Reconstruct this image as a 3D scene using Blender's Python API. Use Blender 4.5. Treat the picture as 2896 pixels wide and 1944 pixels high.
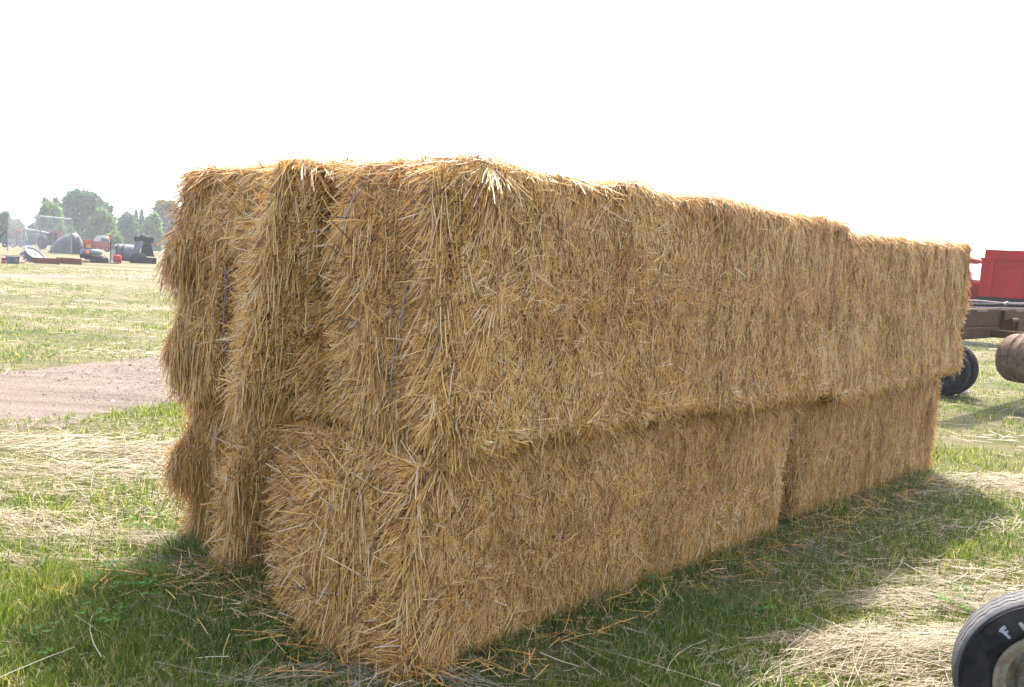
import bpy, math, random
import numpy as np
from mathutils import Vector, Matrix
R = math.radians
rng = np.random.default_rng(7)
random.seed(7)
for o in list(bpy.data.objects): bpy.data.objects.remove(o)
scene = bpy.context.scene
col = scene.collection

# ---------------------------------------------------------------- camera
F_PX, HC, ROLL, EYE = 2603.6, 741.4, R(3.4), 1.55       # focal length / horizon measured on the 2896 px photograph
CX, CY = 1448.0, 972.0
PITCH = math.atan((CY - HC) * math.cos(ROLL) / F_PX)
fw = np.array([0, math.cos(PITCH), -math.sin(PITCH)])
up0 = np.array([0, math.sin(PITCH), math.cos(PITCH)])
rt0 = np.array([1.0, 0, 0])
upv = up0 * math.cos(ROLL) - rt0 * math.sin(ROLL)
rtv = rt0 * math.cos(ROLL) + up0 * math.sin(ROLL)
cam_d = bpy.data.cameras.new('camera')
cam = bpy.data.objects.new('camera', cam_d); col.objects.link(cam)
cam_d.sensor_width = 36; cam_d.lens = 36 * F_PX / 2896
cam_d.clip_start = 0.05; cam_d.clip_end = 5000
cam.matrix_world = Matrix(((rtv[0], upv[0], -fw[0], 0), (rtv[1], upv[1], -fw[1], 0), (rtv[2], upv[2], -fw[2], EYE), (0, 0, 0, 1)))
scene.camera = cam

# ---------------------------------------------------------------- light
SUN_EL, SUN_AZ = R(55), R(7)          # azimuth: from +Y towards +X
world = bpy.data.worlds.new('World'); scene.world = world; world.use_nodes = True
wt = world.node_tree; bg = wt.nodes['Background']
sky = wt.nodes.new('ShaderNodeTexSky'); sky.sky_type = 'NISHITA'; sky.sun_disc = False
sky.sun_elevation = SUN_EL; sky.sun_rotation = SUN_AZ
sky.air_density = 0.55; sky.dust_density = 3.5; sky.ozone_density = 0.3
wt.links.new(sky.outputs[0], bg.inputs[0]); bg.inputs[1].default_value = 0.15
sd = bpy.data.lights.new('sun', 'SUN'); sd.energy = 2.0; sd.angle = R(0.6); sd.color = (1, 0.95, 0.86)
sun = bpy.data.objects.new('sun', sd); col.objects.link(sun)
sdir = Vector((math.sin(SUN_AZ) * math.cos(SUN_EL), math.cos(SUN_AZ) * math.cos(SUN_EL), math.sin(SUN_EL)))
sun.rotation_euler = (-sdir).to_track_quat('-Z', 'Y').to_euler(); sun.location = (20, 60, 80)
scene.view_settings.view_transform = 'Standard'; scene.view_settings.look = 'None'
scene.view_settings.exposure = 2.65; scene.view_settings.gamma = 1
scene.cycles.use_denoising = True
scene.cycles.max_bounces = 8; scene.cycles.diffuse_bounces = 4; scene.cycles.volume_bounces = 1; scene.cycles.transparent_max_bounces = 8

# ---------------------------------------------------------------- measuring helpers (photo pixel -> point on the ground)
def ray(xs, ys): return fw * F_PX + rtv * (xs - CX) - upv * (ys - CY)
def on_ground(xs, ys, z=0.0):
    d = ray(xs, ys); return np.array([0, 0, EYE]) + d * ((z - EYE) / d[2])
def at_depth(xs, ys, Y):
    d = ray(xs, ys); return np.array([0, 0, EYE]) + d * (Y / d[1])

# ---------------------------------------------------------------- node helpers
def mat(name):
    m = bpy.data.materials.new(name); m.use_nodes = True
    nt = m.node_tree; p = nt.nodes['Principled BSDF']
    return m, nt, p
def N(nt, typ, **kw):
    n = nt.nodes.new(typ)
    for k, v in kw.items(): setattr(n, k, v)
    return n
def ramp(nt, src, stops):
    r = N(nt, 'ShaderNodeValToRGB'); el = r.color_ramp.elements
    while len(el) > 1: el.remove(el[-1])
    el[0].position = stops[0][0]; el[0].color = (*stops[0][1], 1)
    for pos, c in stops[1:]:
        e = el.new(pos); e.color = (*c, 1)
    nt.links.new(src, r.inputs[0]); return r.outputs[0]
def noise(nt, scale, detail=4, rough=.55, vec=None, mapscale=None, rot=None):
    n = N(nt, 'ShaderNodeTexNoise'); n.inputs['Scale'].default_value = scale; n.inputs['Detail'].default_value = detail; n.inputs['Roughness'].default_value = rough
    tc = N(nt, 'ShaderNodeTexCoord'); src = tc.outputs['Object']
    if mapscale or rot:
        mp = N(nt, 'ShaderNodeMapping')
        if mapscale: mp.inputs['Scale'].default_value = mapscale
        if rot: mp.inputs['Rotation'].default_value = rot
        nt.links.new(src, mp.inputs[0]); src = mp.outputs[0]
    nt.links.new(src, n.inputs['Vector']); return n.outputs['Fac']
def mixc(nt, fac, a, b, mode='MIX'):
    n = N(nt, 'ShaderNodeMix'); n.data_type = 'RGBA'; n.blend_type = mode
    for s, v in ((n.inputs[0], fac), (n.inputs[6], a), (n.inputs[7], b)):
        if isinstance(v, (int, float)): s.default_value = v
        elif isinstance(v, tuple): s.default_value = (*v, 1)
        else: nt.links.new(v, s)
    return n.outputs[2]
def paint(name, c, rough=.5, metal=0.0, wear=None, wear_amt=.45, scale=6, bump=.0):
    m, nt, p = mat(name)
    f = noise(nt, scale, 6, .65)
    c2 = wear if wear else tuple(x * .72 for x in c)
    f2 = ramp(nt, f, [(.5 - .22 * wear_amt, (0, 0, 0)), (.78 - .3 * wear_amt, (1, 1, 1))])
    cc = mixc(nt, f2, c, c2); nt.links.new(cc, p.inputs['Base Color'])
    g = noise(nt, scale * 7, 4); rr = ramp(nt, g, [(.3, (rough - .12,) * 3), (.7, (min(1, rough + .15),) * 3)])
    nt.links.new(rr, p.inputs['Roughness']); p.inputs['Metallic'].default_value = metal
    if bump:
        b = N(nt, 'ShaderNodeBump'); b.inputs['Strength'].default_value = bump; b.inputs['Distance'].default_value = .01
        nt.links.new(g, b.inputs['Height']); nt.links.new(b.outputs[0], p.inputs['Normal'])
    return m
def blade_mat(name, stops, transl=.3, rough=.5, spec=.4, patch=None, tcol=None):
    """strands: one colour per strand (random per island), with broad natural variation, some light passing through"""
    m, nt, p = mat(name)
    g = N(nt, 'ShaderNodeNewGeometry')
    c = ramp(nt, g.outputs['Random Per Island'], stops)
    if patch:
        f = noise(nt, patch[0], 3); ff = ramp(nt, f, [(.38, (0, 0, 0)), (.66, (1, 1, 1))])
        c = mixc(nt, ff, c, mixc(nt, 1.0, c, patch[1], 'MULTIPLY'))
    nt.links.new(c, p.inputs['Base Color']); p.inputs['Roughness'].default_value = rough; p.inputs['Specular IOR Level'].default_value = spec
    t = N(nt, 'ShaderNodeBsdfTranslucent')
    if tcol: nt.links.new(mixc(nt, 1.0, c, tcol, 'MULTIPLY'), t.inputs[0])
    else: nt.links.new(c, t.inputs[0])
    mx = N(nt, 'ShaderNodeMixShader'); mx.inputs[0].default_value = transl
    nt.links.new(p.outputs[0], mx.inputs[1]); nt.links.new(t.outputs[0], mx.inputs[2])
    nt.links.new(mx.outputs[0], nt.nodes['Material Output'].inputs[0])
    return m

# ---------------------------------------------------------------- materials
STRAW = [(0, (.07, .024, .004)), (.14, (.26, .108, .018)), (.28, (.55, .275, .050)), (.52, (.73, .425, .098)), (.74, (.82, .535, .158)), (.90, (.84, .600, .245)), (.96, (.70, .58, .40)), (1, (.94, .80, .52))]
M_straw = blade_mat('straw', STRAW, .18, .42, .45, (1.6, (.90, .82, .72)))
M_straw_low = blade_mat('browner_straw', [(a, (c[0] * 1.0, c[1] * .95, c[2] * .92)) for a, c in STRAW], .18, .45, .4, (1.6, (.86, .80, .74)))  # same straw ramp in a slightly darker, browner tint
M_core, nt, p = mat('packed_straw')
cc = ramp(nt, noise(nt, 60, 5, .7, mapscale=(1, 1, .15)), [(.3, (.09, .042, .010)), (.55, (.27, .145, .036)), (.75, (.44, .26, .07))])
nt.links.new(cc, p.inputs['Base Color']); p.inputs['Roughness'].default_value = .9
M_twine = paint('blue_twine', (.15, .22, .38), .6, 0, (.42, .47, .55), .5, 40)
M_grass = blade_mat('grass_blade', [(0, (.033, .066, .013)), (.3, (.060, .115, .018)), (.55, (.098, .160, .026)), (.78, (.155, .210, .042)), (.89, (.26, .255, .12)), (.96, (.34, .32, .19)), (1, (.40, .37, .25))], .48, .5, .25, (.9, (1.2, 1.02, .8)), (1.25, 1.3, .65))
M_hay = blade_mat('dry_hay_strand', [(0, (.14, .10, .048)), (.25, (.25, .19, .105)), (.6, (.345, .28, .168)), (.85, (.43, .36, .24)), (1, (.29, .265, .19))], .22, .5, .35)
M_clover = blade_mat('clover_leaf', [(0, (.045, .13, .02)), (.6, (.07, .19, .025)), (1, (.12, .26, .04))], .4, .7, .1)

m, nt, p = mat('field_ground'); M_ground = m
n1 = noise(nt, .32, 7, .62, mapscale=(.30, 1.0, 1)); n2 = noise(nt, 2.6, 6, .7, mapscale=(.5, 1, 1)); n3 = noise(nt, 45, 4, .7)
add = N(nt, 'ShaderNodeMath', operation='MULTIPLY_ADD'); nt.links.new(n2, add.inputs[0]); add.inputs[1].default_value = .45; nt.links.new(n1, add.inputs[2])
field = ramp(nt, add.outputs[0], [(.50, (.043, .066, .016)), (.62, (.075, .088, .028)), (.72, (.130, .118, .056)), (.86, (.20, .172, .10))])
geo = N(nt, 'ShaderNodeNewGeometry'); ln = N(nt, 'ShaderNodeVectorMath', operation='LENGTH'); nt.links.new(geo.outputs['Position'], ln.inputs[0])
thatch = ramp(nt, n2, [(.38, (.075, .085, .026)), (.55, (.13, .115, .05)), (.70, (.24, .20, .11))])
mr = N(nt, 'ShaderNodeMapRange'); mr.inputs[1].default_value = 6; mr.inputs[2].default_value = 16; nt.links.new(ln.outputs['Value'], mr.inputs[0])
field = mixc(nt, mr.outputs[0], thatch, field)
field = mixc(nt, ramp(nt, n3, [(.35, (0, 0, 0)), (.7, (1, 1, 1))]), field, mixc(nt, 1.0, field, (.62, .60, .55), 'MULTIPLY'))
nt.links.new(field, p.inputs['Base Color']); p.inputs['Roughness'].default_value = .95; p.inputs['Specular IOR Level'].default_value = .1
b = N(nt, 'ShaderNodeBump'); b.inputs['Strength'].default_value = .8; b.inputs['Distance'].default_value = .04; nt.links.new(n3, b.inputs['Height']); nt.links.new(b.outputs[0], p.inputs['Normal'])

m, nt, p = mat('dirt_track'); M_dirt = m
n1 = noise(nt, 2.2, 8, .72, mapscale=(.22, 1.6, 1), rot=(0, 0, -R(44))); n2 = noise(nt, 38, 6, .75)
dc = ramp(nt, n1, [(.30, (.100, .080, .060)), (.47, (.168, .136, .106)), (.70, (.23, .192, .155))])
dc = mixc(nt, ramp(nt, n2, [(.40, (1, 1, 1)), (.52, (0, 0, 0))]), dc, mixc(nt, 1.0, dc, (.55, .52, .5), 'MULTIPLY'))
nt.links.new(dc, p.inputs['Base Color']); p.inputs['Roughness'].default_value = .97; p.inputs['Specular IOR Level'].default_value = .1
b = N(nt, 'ShaderNodeBump'); b.inputs['Strength'].default_value = 1; b.inputs['Distance'].default_value = .03; nt.links.new(n2, b.inputs['Height']); nt.links.new(b.outputs[0], p.inputs['Normal'])

M_red = paint('red_paint', (.36, .008, .006), .65, 0, (.26, .012, .012), .3, 2.2)
M_redp = paint('faded_red_paint', (.30, .035, .032), .55, 0, (.24, .075, .06), .5, 5)
M_rust = paint('rusty_steel', (.20, .062, .028), .85, 0, (.12, .05, .03), .6, 9, .3)
M_black = paint('black_steel', (.011, .012, .014), .6, 0, (.025, .024, .023), .5, 6)
M_rubber = paint('tyre_rubber', (.011, .011, .011), .75, 0, (.035, .034, .032), .5, 14, .25)
M_oldrubber = paint('worn_tyre_rubber', (.010, .010, .010), .95, 0, (.045, .040, .032), .4, 6, .35)
M_brown = paint('brown_painted_steel', (.066, .033, .010), .9, 0, (.085, .044, .016), .4, 5)
M_hose = paint('dusty_hose', (.20, .16, .14), .75, 0, (.13, .10, .085), .5, 9)
M_drum = paint('scratched_drum_steel', (.155, .112, .078), .8, 0, (.075, .045, .027), .5, 16)
M_silver = paint('galvanised_steel', (.10, .105, .115), .7, .05, (.065, .065, .07), .4, 3)
M_pipe = paint('galvanised_pipe', (.16, .18, .18), .6, 0, (.12, .13, .13), .4, 3)
M_white = paint('white_paint', (.42, .40, .37), .5, 0, (.32, .29, .25), .4, 4)
M_rim = paint('rusted_white_rim', (.25, .24, .20), .7, 0, (.12, .075, .03), .75, 22, .3)
M_rimrust = paint('rust_flange', (.17, .095, .040), .85, 0, (.27, .235, .16), .6, 20, .4)
M_grey = paint('grey_plastic', (.085, .10, .115), .6, 0, (.12, .13, .14), .4, 4)
M_orange = paint('orange_paint', (.46, .095, .022), .55, 0, (.34, .08, .03), .4, 6)
M_yellow = paint('yellow_paint', (.42, .27, .03), .5, 0, (.34, .19, .03), .4, 5)
M_blue = paint('blue_plastic', (.06, .10, .26), .5, 0, (.10, .14, .28), .4, 5)
M_tarp = paint('black_tarp', (.014, .015, .018), .7, 0, (.028, .029, .032), .5, 2.5, .3)
M_tan = paint('tan_wood', (.32, .22, .125), .75, 0, (.24, .16, .09), .5, 6)
M_letter = paint('white_lettering', (.36, .36, .35), .7, 0, (.24, .24, .23), .5, 40)
M_bark = paint('bark', (.11, .085, .06), .9, 0, (.06, .05, .035), .5, 4)
M_glass, nt, p = mat('window_glass'); p.inputs['Base Color'].default_value = (.55, .62, .66, 1); p.inputs['Roughness'].default_value = .08; p.inputs['Transmission Weight'].default_value = .6
for m_ in (M_black, M_brown, M_drum, M_red, M_redp, M_oldrubber, M_rubber, M_rust): m_.node_tree.nodes['Principled BSDF'].inputs['Specular IOR Level'].default_value = .15
M_darkglass = paint('dark_glass', (.03, .035, .04), .12, 0, (.05, .055, .06), .3, 3)
M_lamp = paint('orange_lens', (.85, .20, .03), .25, 0, (.8, .25, .05), .3, 6)

# ---------------------------------------------------------------- mesh helpers
def mesh_np(name, V, loops, counts, material, smooth=True):
    me = bpy.data.meshes.new(name)
    V = np.ascontiguousarray(V, dtype=np.float32); loops = np.ascontiguousarray(loops, dtype=np.int32); counts = np.asarray(counts, dtype=np.int32)
    me.vertices.add(len(V)); me.vertices.foreach_set('co', V.ravel())
    me.loops.add(len(loops)); me.loops.foreach_set('vertex_index', loops)
    me.polygons.add(len(counts)); st = np.zeros(len(counts), np.int32); st[1:] = np.cumsum(counts)[:-1]
    me.polygons.foreach_set('loop_start', st); me.polygons.foreach_set('loop_total', counts)
    me.polygons.foreach_set('use_smooth', np.full(len(counts), smooth))
    for mm in (material if isinstance(material, (list, tuple)) else [material]): me.materials.append(mm)
    me.update(calc_edges=True); return me
def link(name, me, parent=None, loc=None):
    o = bpy.data.objects.new(name, me); col.objects.link(o)
    if parent: o.parent = parent
    if loc is not None: o.location = loc
    return o
def tag(o, label=None, cat=None, group=None, kind=None):
    for k, v in (('label', label), ('category', cat), ('group', group), ('kind', kind)):
        if v: o[k] = v
    return o
def thing(name, label, cat, loc, rz=0, group=None):
    o = bpy.data.objects.new(name, None); col.objects.link(o); o.location = tuple(loc); o.rotation_euler = (0, 0, rz); o.empty_display_size = .2
    return tag(o, label, cat, group)
class MB:
    def __init__(s): s.v = []; s.f = []; s.sm = []
    def add(s, V, Fs, smooth=False):
        b = len(s.v); s.v += [tuple(x) for x in V]
        for f in Fs: s.f.append(tuple(i + b for i in f)); s.sm.append(smooth)
        return s
    def box(s, c, d, rot=(0, 0, 0), taper=1.0):
        from mathutils import Euler
        m = Euler(rot).to_matrix(); c = Vector(c); V = []
        for z in (-.5, .5):
            k = taper if z > 0 else 1
            for x, y in ((-.5, -.5), (.5, -.5), (.5, .5), (-.5, .5)): V.append(c + m @ Vector((x * d[0] * k, y * d[1] * k, z * d[2])))
        return s.add(V, [(3, 2, 1, 0), (4, 5, 6, 7), (0, 1, 5, 4), (1, 2, 6, 5), (2, 3, 7, 6), (3, 0, 4, 7)])
    def prism(s, poly, y0, y1):
        """polygon in x,z extruded along y"""
        n = len(poly); V = [(x, y0, z) for x, z in poly] + [(x, y1, z) for x, z in poly]
        F = [tuple(range(n)), tuple(range(2 * n - 1, n - 1, -1))] + [(i, i + n, (i + 1) % n + n, (i + 1) % n) for i in range(n)]
        return s.add(V, F)
    def tube(s, pts, r, n=10, cap=True):
        pts = [Vector(p) for p in pts]; rs = r if isinstance(r, (list, tuple)) else [r] * len(pts); V = []; F = []
        a = None
        for i, p in enumerate(pts):
            t = (pts[min(i + 1, len(pts) - 1)] - pts[max(i - 1, 0)]).normalized()
            if a is None: a = t.orthogonal().normalized()
            a = (a - t * a.dot(t)).normalized(); b = t.cross(a)
            for k in range(n): V.append(p + (a * math.cos(2 * math.pi * k / n) + b * math.sin(2 * math.pi * k / n)) * rs[i])
        for i in range(len(pts) - 1):
            for k in range(n): F.append((i * n + k, i * n + (k + 1) % n, (i + 1) * n + (k + 1) % n, (i + 1) * n + k))
        s.add(V, F, True)
        if cap: s.add(V[:n], [tuple(range(n - 1, -1, -1))]); s.add(V[-n:], [tuple(range(n))])
        return s
    def lathe(s, prof, c=(0, 0, 0), axis=(0, 1, 0), n=40, smooth=True, closed=False):
        """prof: (radius, along axis)"""
        ax = Vector(axis).normalized(); a = ax.orthogonal().normalized(); b = ax.cross(a); c = Vector(c); V = []; F = []; m = len(prof)
        for k in range(n):
            d = a * math.cos(2 * math.pi * k / n) + b * math.sin(2 * math.pi * k / n)
            for r, t in prof: V.append(c + d * r + ax * t)
        for k in range(n):
            k2 = (k + 1) % n
            for i in range(m if closed else m - 1):
                j = (i + 1) % m; F.append((k * m + i, k * m + j, k2 * m + j, k2 * m + i))
        return s.add(V, F, smooth)
    def ball(s, c, r, n=16, m=10):
        V = []; F = []
        for i in range(m + 1):
            th = math.pi * i / m
            for k in range(n):
                ph = 2 * math.pi * k / n
                V.append((c[0] + r[0] * math.sin(th) * math.cos(ph), c[1] + r[1] * math.sin(th) * math.sin(ph), c[2] + r[2] * math.cos(th)))
        for i in range(m):
            for k in range(n): F.append((i * n + k, (i + 1) * n + k, (i + 1) * n + (k + 1) % n, i * n + (k + 1) % n))
        return s.add(V, F, True)
    def build(s, name, material, parent=None, bevel=0.0, loc=None):
        me = bpy.data.meshes.new(name); me.from_pydata(s.v, [], s.f); me.materials.append(material)
        me.polygons.foreach_set('use_smooth', s.sm); me.validate()
        o = link(name, me, parent, loc)
        if bevel:
            b = o.modifiers.new('bevel', 'BEVEL'); b.width = bevel; b.segments = 2; b.limit_method = 'ANGLE'; b.angle_limit = R(40)
        return o

# numpy value noise
_H = rng.random((64, 64, 64)).astype(np.float32)
def vnoise(P, scale, off=0.0):
    q = P * scale + off + 100.0; i = np.floor(q).astype(int); f = q - i; f = f * f * (3 - 2 * f); out = 0
    for dx in (0, 1):
        for dy in (0, 1):
            for dz in (0, 1):
                w = (f[:, 0] if dx else 1 - f[:, 0]) * (f[:, 1] if dy else 1 - f[:, 1]) * (f[:, 2] if dz else 1 - f[:, 2])
                out = out + w * _H[(i[:, 0] + dx) & 63, (i[:, 1] + dy) & 63, (i[:, 2] + dz) & 63]
    return out * 2 - 1
def nrm(a): return a / np.maximum(np.linalg.norm(a, axis=1, keepdims=True), 1e-9)

class Strands:
    """collects many strands as narrow ridged ribbons"""
    def __init__(s): s.V = []; s.F = []; s.n = 0
    def add(s, P, D, Nn, L, W, bend, segs=2, ridge=.35):
        n = len(P); t = np.linspace(0, 1, segs + 1); L = L[:, None]; W = W[:, None]; rows = []
        for k, tt in enumerate(t):
            C = P + D * L * tt + bend * L * tt * tt
            T = nrm(D + 2 * bend * tt); S = nrm(np.cross(T, Nn)); U = np.cross(S, T); w = W * (1 - .25 * tt) * .5
            rows += [C - S * w, C + U * w * 2 * ridge, C + S * w]
        V = np.stack(rows, 1).reshape(-1, 3); m = 3 * (segs + 1); base = (np.arange(n) * m)[:, None]
        q = []
        for k in range(segs):
            for j in (0, 1): a = 3 * k + j; q.append([a, a + 1, a + 4, a + 3])
        Fq = (base[:, :, None] + np.array(q)[None]).reshape(-1, 4) + s.n
        s.V.append(V.astype(np.float32)); s.F.append(Fq.astype(np.int32)); s.n += len(V)
    def blades(s, P, D, side, L, W, bend):
        L = L[:, None]; W = W[:, None] * .5
        C1 = P + D * L * .5 + bend * L * .25; C2 = P + D * L + bend * L
        V = np.stack([P - side * W, P + side * W, C1 - side * W * .8, C1 + side * W * .8, C2 - side * W * .12, C2 + side * W * .12], 1).reshape(-1, 3)
        base = (np.arange(len(P)) * 6)[:, None, None]; q = np.array([[0, 1, 3, 2], [2, 3, 5, 4]])[None]
        s.V.append(V.astype(np.float32)); s.F.append((base + q).reshape(-1, 4).astype(np.int32) + s.n); s.n += len(V)
    def mesh(s, name, material, extra=None):
        V = np.concatenate(s.V); F = np.concatenate(s.F)
        if extra is not None:
            EV, EF = extra; F2 = EF + len(V); V = np.concatenate([V, EV]); nf = len(F); F = np.concatenate([F, F2])
        me = mesh_np(name, V, F.ravel(), np.full(len(F), 4), material)
        if extra is not None:
            mi = np.zeros(len(F), np.int32); mi[nf:] = 1; me.polygons.foreach_set('material_index', mi)
        return me

# ---------------------------------------------------------------- ground, tracks
AX = R(48.2); U = np.array([math.cos(AX), math.sin(AX), 0]); Vv = np.array([-math.sin(AX), math.cos(AX), 0])   # the stack's long and short axes
mb = MB(); mb.add([(-900, -300, 0), (900, -300, 0), (900, 1500, 0), (-900, 1500, 0)], [(0, 1, 2, 3)])
tag(mb.build('ground', M_ground), kind='structure')
def strip(name, A, B, n, z, wob):
    """A,B: functions t->(x,y) for the two edges"""
    k = 8; V = []; F = []
    ts = np.linspace(0, 1, n); e = rng.normal(0, 1, (n, 2))
    e = (e + np.roll(e, 1, 0) + np.roll(e, -1, 0)) / 2
    for i, t in enumerate(ts):
        a = np.array(A(t)) ; b = np.array(B(t)); d = (b - a) / np.linalg.norm(b - a)
        a = a + d * e[i, 0] * wob; b = b + d * e[i, 1] * wob
        for j in range(k + 1): V.append((*(a + (b - a) * j / k), z))
    for i in range(n - 1):
        for j in range(k): F.append((i * (k + 1) + j, i * (k + 1) + j + 1, (i + 1) * (k + 1) + j + 1, (i + 1) * (k + 1) + j))
    m_ = MB(); m_.add(V, F); return tag(m_.build(name, M_dirt), kind='structure')
rn0, rn1 = on_ground(0, 1228)[:2], on_ground(480, 1150)[:2]
rf0, rf1 = on_ground(0, 1060)[:2], on_ground(470, 1006)[:2]
def edge(p0, p1, back, fwd): return lambda t: p0 + (p1 - p0) * (-back + t * (1 + back + fwd))
ROAD = (rn0, rn1, rf0, rf1)
strip('dirt_road', edge(rn0, rn1, 5, 9), edge(rf0, rf1, 4, 8), 260, .004, .14)
strip('far_track', edge(on_ground(0, 786)[:2], on_ground(420, 789)[:2], 2, 5), edge(on_ground(0, 775)[:2], on_ground(420, 778)[:2], 2, 5), 60, .004, .35)

# ---------------------------------------------------------------- straw bales
class Bale:
    def __init__(s, org, hx, hy, hz, lobes=(), rot=0, tilt=0, edge_r=.085, seed=0, right_over=0.0, gap=0):
        s.c = np.array(org); s.h = np.array([hx, hy, hz]); s.lobes = lobes; s.r = edge_r; s.seed = seed
        a = AX + rot; s.M = np.stack([np.array([math.cos(a), math.sin(a), 0]), np.array([-math.sin(a), math.cos(a), 0]), np.array([0, 0, 1.])])
        s.tilt = tilt; s.S = Strands(); s.right_over = right_over; s.gap = gap
    def surf(s, p):
        """p on the box (local) -> point, normal on the soft lumpy bale"""
        q = np.clip(p, -(s.h - s.r), s.h - s.r); n = nrm(p - q); o = q + n * s.r
        d = .022 * vnoise(p, 3.2, s.seed * 7.3) + .013 * vnoise(p, 9, s.seed * 3.1)
        end = np.clip(-n[:, 0], 0, 1); push = np.zeros(len(p))       # the ridges bulge outwards only
        for (y0, w, amp, z0, z1, slant) in s.lobes:
            yy = p[:, 1] - y0 - slant * (p[:, 2])
            g = amp * np.exp(-(yy / w) ** 2) * np.clip((p[:, 2] - z0) / .1, 0, 1) * np.clip((z1 - p[:, 2]) / .16, 0, 1)
            push = push + g * end
        if s.gap: d = d - .15 * np.clip(n[:, 0] * s.gap, 0, 1) * np.clip(.75 - (p[:, 2] + s.h[2]) / (2 * s.h[2]), 0, 1)
        side = np.clip(-n[:, 1], 0, 1)
        if s.gap: d = d - side * .20 * min(1, abs(s.gap)) * np.exp(-((p[:, 0] - np.sign(s.gap) * s.h[0]) / .10) ** 2) * np.clip(1.0 - .75 * (p[:, 2] + s.h[2]) / (2 * s.h[2]), 0, 1)
        pz = p * np.array([1, .3, .16]); d = d + side * (.011 * vnoise(pz, 7.5, s.seed * 2.7) + .009 * vnoise(pz, 19, s.seed * 4.1) - .032 * np.exp(-(p[:, 2] / .05) ** 2) * (s.right_over < 0)
                        + .03 * np.exp(-((p[:, 2] + s.h[2] - .12) / .09) ** 2) * (s.right_over > 0) + .022 * np.exp(-((p[:, 2] - .02) / .06) ** 2) * (s.right_over > 0))
        o = o + n * d[:, None]; o[:, 0] -= push
        if s.right_over > 0: o[:, 2] += (.035 * vnoise(p * np.array([1, .4, 0]), 1.7, s.seed * 9.1) - .015) * np.clip(-p[:, 2] / s.h[2], 0, 1) ** 2     # wavy sagging underside
        return o, n
    def world(s, L):
        W = L @ s.M + s.c
        W[:, 2] += s.tilt * L[:, 0]
        return W
    def sample(s, face, n, lo=(0, 0), hi=(1, 1)):
        ax, sg = face; o = [i for i in range(3) if i != ax]; p = np.zeros((n, 3)); p[:, ax] = sg * s.h[ax]
        for k, i in enumerate(o): p[:, i] = s.h[i] * (2 * (lo[k] + (hi[k] - lo[k]) * rng.random(n)) - 1)
        return p
    def strew(s, p, t, L, W, lift, curl=.12, droop=.15, inset=.012, start=.35, segs=2):
        o, n = s.surf(p); m = len(p)
        t = nrm(t - n * np.sum(t * n, 1, keepdims=True))
        D = nrm(t + n * lift[:, None]); P = o - n * inset - D * (L * start * (lift < .2))[:, None]
        b = np.cross(n, D) * rng.normal(0, curl, m)[:, None] + np.array([0, 0, -1.]) * (droop * rng.random(m) * (lift > .1))[:, None] - n * (lift * .4 * rng.random(m))[:, None]
        jitter = rng.normal(0, .25, (m, 3)); Nn = nrm(n + jitter)
        R3 = s.M
        Pw = s.world(P); s.S.add(Pw, D @ R3, Nn @ R3, L, W, b @ R3, segs)
    def clumps(s, face, nc, per, dirfn, Lr, lift, spread=.10, size=.035, W=(.0028, .0045), lo=(0, 0), hi=(1, 1), droop=.3, curl=.06, segs=3):
        c = s.sample(face, nc, lo, hi); k = rng.integers(per[0], per[1], nc); idx = np.repeat(np.arange(nc), k); m = len(idx)
        ax = face[0]; off = rng.normal(0, size, (m, 3)); off[:, ax] = 0; p = c[idx] + off
        p = np.clip(p, -s.h, s.h)
        t = dirfn(c)[idx] + rng.normal(0, spread, (m, 3)); Lc = rng.uniform(*Lr, nc)[idx] * rng.uniform(.6, 1.15, m)
        lf = rng.uniform(*lift, nc)[idx] + rng.normal(0, .06, m)
        s.strew(p, t, Lc, rng.uniform(*W, m), np.maximum(lf, .0), curl, droop, .02, 0.0, segs)
    def core(s, nx, ny, nz):
        Vs = []; Fs = []; b = 0
        for ax, sg in ((0, -1), (0, 1), (1, -1), (1, 1), (2, -1), (2, 1)):
            o = [i for i in range(3) if i != ax]; na, nb = (nx, ny, nz)[o[0]], (nx, ny, nz)[o[1]]
            A, B = np.meshgrid(np.linspace(-1, 1, na + 1), np.linspace(-1, 1, nb + 1), indexing='ij')
            p = np.zeros((A.size, 3)); p[:, ax] = sg * s.h[ax]; p[:, o[0]] = A.ravel() * s.h[o[0]]; p[:, o[1]] = B.ravel() * s.h[o[1]]
            P, n = s.surf(p); P = P - n * .022
            I = np.arange(A.size).reshape(A.shape); q = np.stack([I[:-1, :-1], I[1:, :-1], I[1:, 1:], I[:-1, 1:]], -1).reshape(-1, 4)
            if (sg > 0) == (ax == 1): q = q[:, ::-1]
            Vs.append(s.world(P)); Fs.append(q + b); b += len(P)
        return np.concatenate(Vs).astype(np.float32), np.concatenate(Fs).astype(np.int32)

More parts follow.
